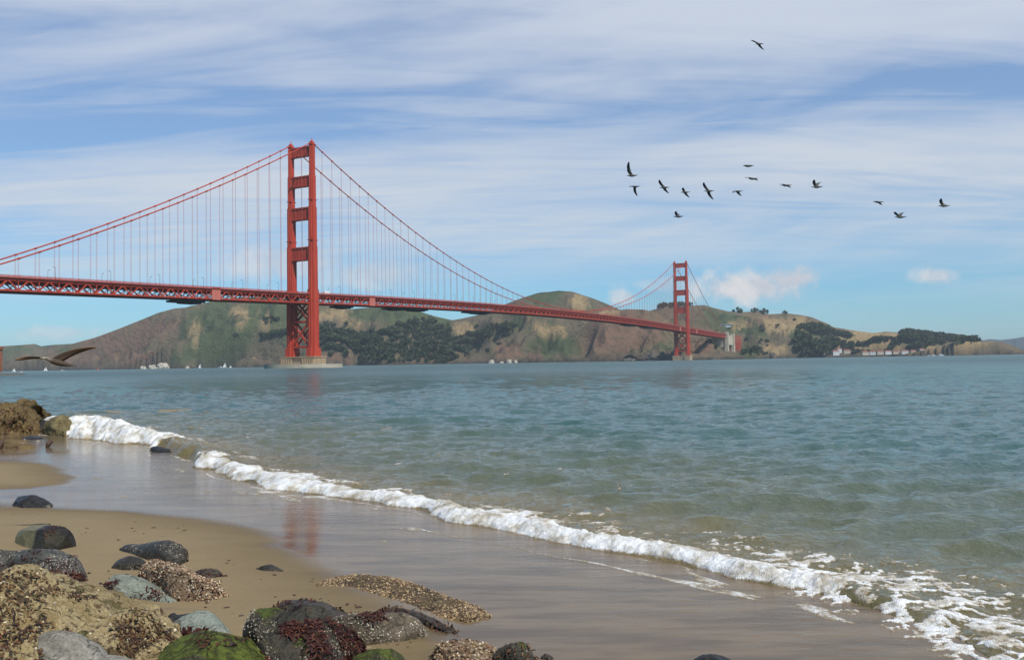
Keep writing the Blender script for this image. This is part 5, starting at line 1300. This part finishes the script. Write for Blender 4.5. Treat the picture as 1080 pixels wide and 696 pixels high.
# ------------------------------------------------------------------ birds
def bird_mesh(body_axis, up, L, tips, chord, remesh=None, droop=.10, sweep=.25, nseg=9):
    """one continuous bird: spindle body with head, bill and tail, two arched tapering wings; all vectors in metres from the body centre"""
    f = np.array(body_axis, float); f /= np.linalg.norm(f); up = np.array(up, float); up -= f * (f @ up); up /= np.linalg.norm(up); sd_v = np.cross(f, up)
    V = []; Fc = []; C = []
    st = [(-.50, .012, .05, .02), (-.44, .05, .012, .02), (-.30, .07, .045, .01), (-.12, .095, .085, 0), (.06, .105, .10, 0), (.20, .085, .085, .01), (.29, .055, .055, .025), (.35, .05, .052, .04), (.40, .046, .046, .045), (.44, .022, .020, .035), (.54, .006, .008, .022)]
    n = 10
    for k, (x, ww, hh, oz) in enumerate(st):
        ww *= 1.0; 
        for i in range(n):
            t_ = 2 * math.pi * i / n
            V.append(f * x * L + sd_v * math.cos(t_) * (.09 if k == 0 else ww) * L + up * (math.sin(t_) * (.008 if k == 0 else hh) + oz) * L)
            C.append(2 if k >= 9 else (1 if k in (6, 7, 8) else 0))
    for k in range(len(st) - 1):
        for i in range(n): Fc.append((k * n + i, k * n + (i + 1) % n, (k + 1) * n + (i + 1) % n, (k + 1) * n + i))
    Fc.append(tuple(range(n - 1, -1, -1))); Fc.append(tuple(range((len(st) - 1) * n, len(st) * n)))
    for tp in tips:
        tp = np.array(tp, float); span = np.linalg.norm(tp); root = f * .08 * L + up * .05 * L
        b0 = len(V)
        axis = tp / span
        nrm = np.cross(f, axis); nrm /= np.linalg.norm(nrm) + 1e-9
        if nrm @ up < 0: nrm = -nrm
        for k in range(nseg + 1):
            q = k / nseg
            ctr = root + tp * q + nrm * span * droop * math.sin(q * math.pi) + f * span * sweep * (math.sin(q * math.pi * .9) * .5 - .35 * q * q)
            ch = chord * (1.0 - .12 * q - .70 * max(0, q - .55) ** 1.2 * 1.7) * (1 if q < .97 else .5)
            th = chord * .10 * (1 - .75 * q)
            for (u, h) in ((.5, 0), (.25, 1), (-.15, .7), (-.5, 0), (-.15, -.5), (.25, -.6)):
                V.append(ctr + f * u * ch + nrm * h * th); C.append(3 + q + (0 if u > -.1 else 2))
        for k in range(nseg):
            for i in range(6): Fc.append((b0 + k * 6 + i, b0 + k * 6 + (i + 1) % 6, b0 + (k + 1) * 6 + (i + 1) % 6, b0 + (k + 1) * 6 + i))
        Fc.append(tuple(b0 + i for i in range(5, -1, -1))); Fc.append(tuple(b0 + nseg * 6 + i for i in range(6)))
    return V, Fc, C
BIRDM = vcol_mat('dark_plumage', .8)
def bird_colours(C, body, head, bill, win, wout, trail):
    out = []
    for c in C:
        if c == 0: out.append(body)
        elif c == 1: out.append(head)
        elif c == 2: out.append(bill)
        else:
            tr = c >= 5 ; q = c - (5 if tr else 3)
            q = q ** 3; a = np.array(win) * (1 - q) + np.array(wout) * q
            out.append(tuple(np.array(trail) * (1 - q * .6) + a * q * .6) if tr else tuple(a))
    return np.array(out, float)
DIST = 62.0
def flying_bird(px, py, Lpx, tips, label, D=DIST, hd=(-1, 0.25), dz=(0.35, -0.35), tilt=0.0):
    k = D / FPX; c = P(px, py, D)
    f = np.array([hd[0], hd[1], tilt]); L = Lpx * k
    wt = []
    for (tx, ty), dep in zip(tips, dz):
        ox, oy = (tx - px) * k, (py - ty) * k; wt.append(np.array([ox, dep * max(.45, math.hypot(ox, oy)), oy]) )
    V, Fc, C = bird_mesh(f, (0, 0, 1), max(L, .55), wt, max(L, .55) * .30)
    me = bpy.data.meshes.new('bird'); me.from_pydata([tuple(v) for v in V], [], Fc)
    bm = bmesh.new(); bm.from_mesh(me); bmesh.ops.recalc_face_normals(bm, faces=bm.faces); bm.to_mesh(me); bm.free()
    me.polygons.foreach_set('use_smooth', np.ones(len(me.polygons), bool))
    attr(me, 'col', bird_colours(C, (.095, .086, .076), (.16, .15, .13), (.14, .12, .08), (.055, .050, .048), (.024, .023, .024), (.085, .078, .070)), 'FLOAT_COLOR')
    tag(link('bird', me, BIRDM, None, tuple(c)), label, 'bird', 'flock of dark birds in the sky')
for a in [
    (667, 185.5, 12, [(663, 172.5), (664.5, 176)], 'leftmost bird of the flock with one wing straight up'),
    (670.5, 197, 10, [(664.3, 198.5), (673, 206.5)], 'bird just under the leftmost one, wings arched down'),
    (701, 198, 11, [(695.3, 191.0), (706.2, 203.8)], 'banking bird, wings slanted, third from the left'),
    (723, 203, 10, [(720.5, 199), (728.2, 208.3)], 'small banking bird left of the large banking one'),
    (748, 201.7, 11, [(741.8, 193.8), (753.8, 210.3)], 'large banking bird with the widest slanted wings'),
    (778.5, 202, 10, [(772.8, 204.5), (783.2, 206.8)], 'bird with both wings arched down below the flat pair'),
    (789.7, 175.4, 11, [(784.4, 176), (795.3, 174.6)], 'upper of the two flat gliding birds at centre right'),
    (794.5, 188.8, 11, [(785.6, 189.2), (801, 190.6)], 'lower of the two flat gliding birds at centre right'),
    (829.5, 195.8, 11, [(822.3, 196.0), (836, 198)], 'gliding bird with drooping wing left of the V winged bird'),
    (862, 197.5, 12, [(858.4, 190.8), (869.0, 191.8)], 'bird with wings raised in a V, right of centre'),
    (927, 213.4, 10, [(920.8, 213.8), (932.5, 216.4)], 'thin gliding bird left of the low V winged bird'),
    (950, 229.2, 12, [(942.8, 224.6), (957.0, 223.8)], 'low bird at right with wings spread in a shallow V'),
    (996, 217.4, 12, [(991.8, 210.5), (1001.0, 215.6)], 'rightmost bird of the flock with a raised wing'),
    (715.8, 228.6, 11, [(713.0, 223.8), (717.8, 225.6)], 'lowest bird at left, alone under the flock'),
    (801, 46.8, 9, [(791.4, 44.4), (807, 52)], 'single bird high above all the others')]:
    dzz = {0: (.3, .9)}.get(0)
    flying_bird(*a, dz=(-.45, .55))
# the low brown gull gliding close to the camera, body and wings one mesh with its own shadow on the sand
D = 12.0; k = D / FPX; c = P(62, 382.5, D)
wt = [np.array([(21.5 - 58) * k, -.16, (382.5 - 381.5) * k]), np.array([(97 - 62) * k, .14, (382.5 - 368.5) * k])]
V, Fc, C = bird_mesh((-.74, -.58, .26), (0.05, -.25, 1), .44, wt, .150, droop=.08, sweep=.10, nseg=16)
me = bpy.data.meshes.new('gull'); me.from_pydata([tuple(v) for v in V], [], Fc)
bm = bmesh.new(); bm.from_mesh(me); bmesh.ops.recalc_face_normals(bm, faces=bm.faces); bm.to_mesh(me); bm.free()
me.polygons.foreach_set('use_smooth', np.ones(len(me.polygons), bool))
attr(me, 'col', bird_colours(C, (.075, .050, .032), (.20, .16, .12), (.55, .45, .30), (.035, .020, .014), (.28, .17, .09), (.10, .062, .038)), 'FLOAT_COLOR')
tag(link('gull', me, BIRDM, None, tuple(c)), 'brown gull with tan wing tips gliding low over the bay at left', 'bird')

# ------------------------------------------------------------------ haze
hz = MB(); hz.hexa([(-11000, -300, -40), (14000, -300, -40), (14000, 9900, -40), (-11000, 9900, -40)], [(-11000, -300, 330), (14000, -300, 330), (14000, 9900, 330), (-11000, 9900, 330)])
mt = bpy.data.materials.new('haze'); mt.use_nodes = True; t = NT(mt.node_tree)
pv_ = t.node('ShaderNodeVolumePrincipled', {'Color': (.88, .94, 1.0, 1), 'Density': 4.0e-5, 'Anisotropy': 0.0})
t.node('ShaderNodeOutputMaterial', {'Volume': pv_.outputs[0]})
o = hz.build('haze', mt); tag(o, kind='stuff')
o['label'] = 'thin pale sea haze lying over the whole strait'; o['category'] = 'haze'
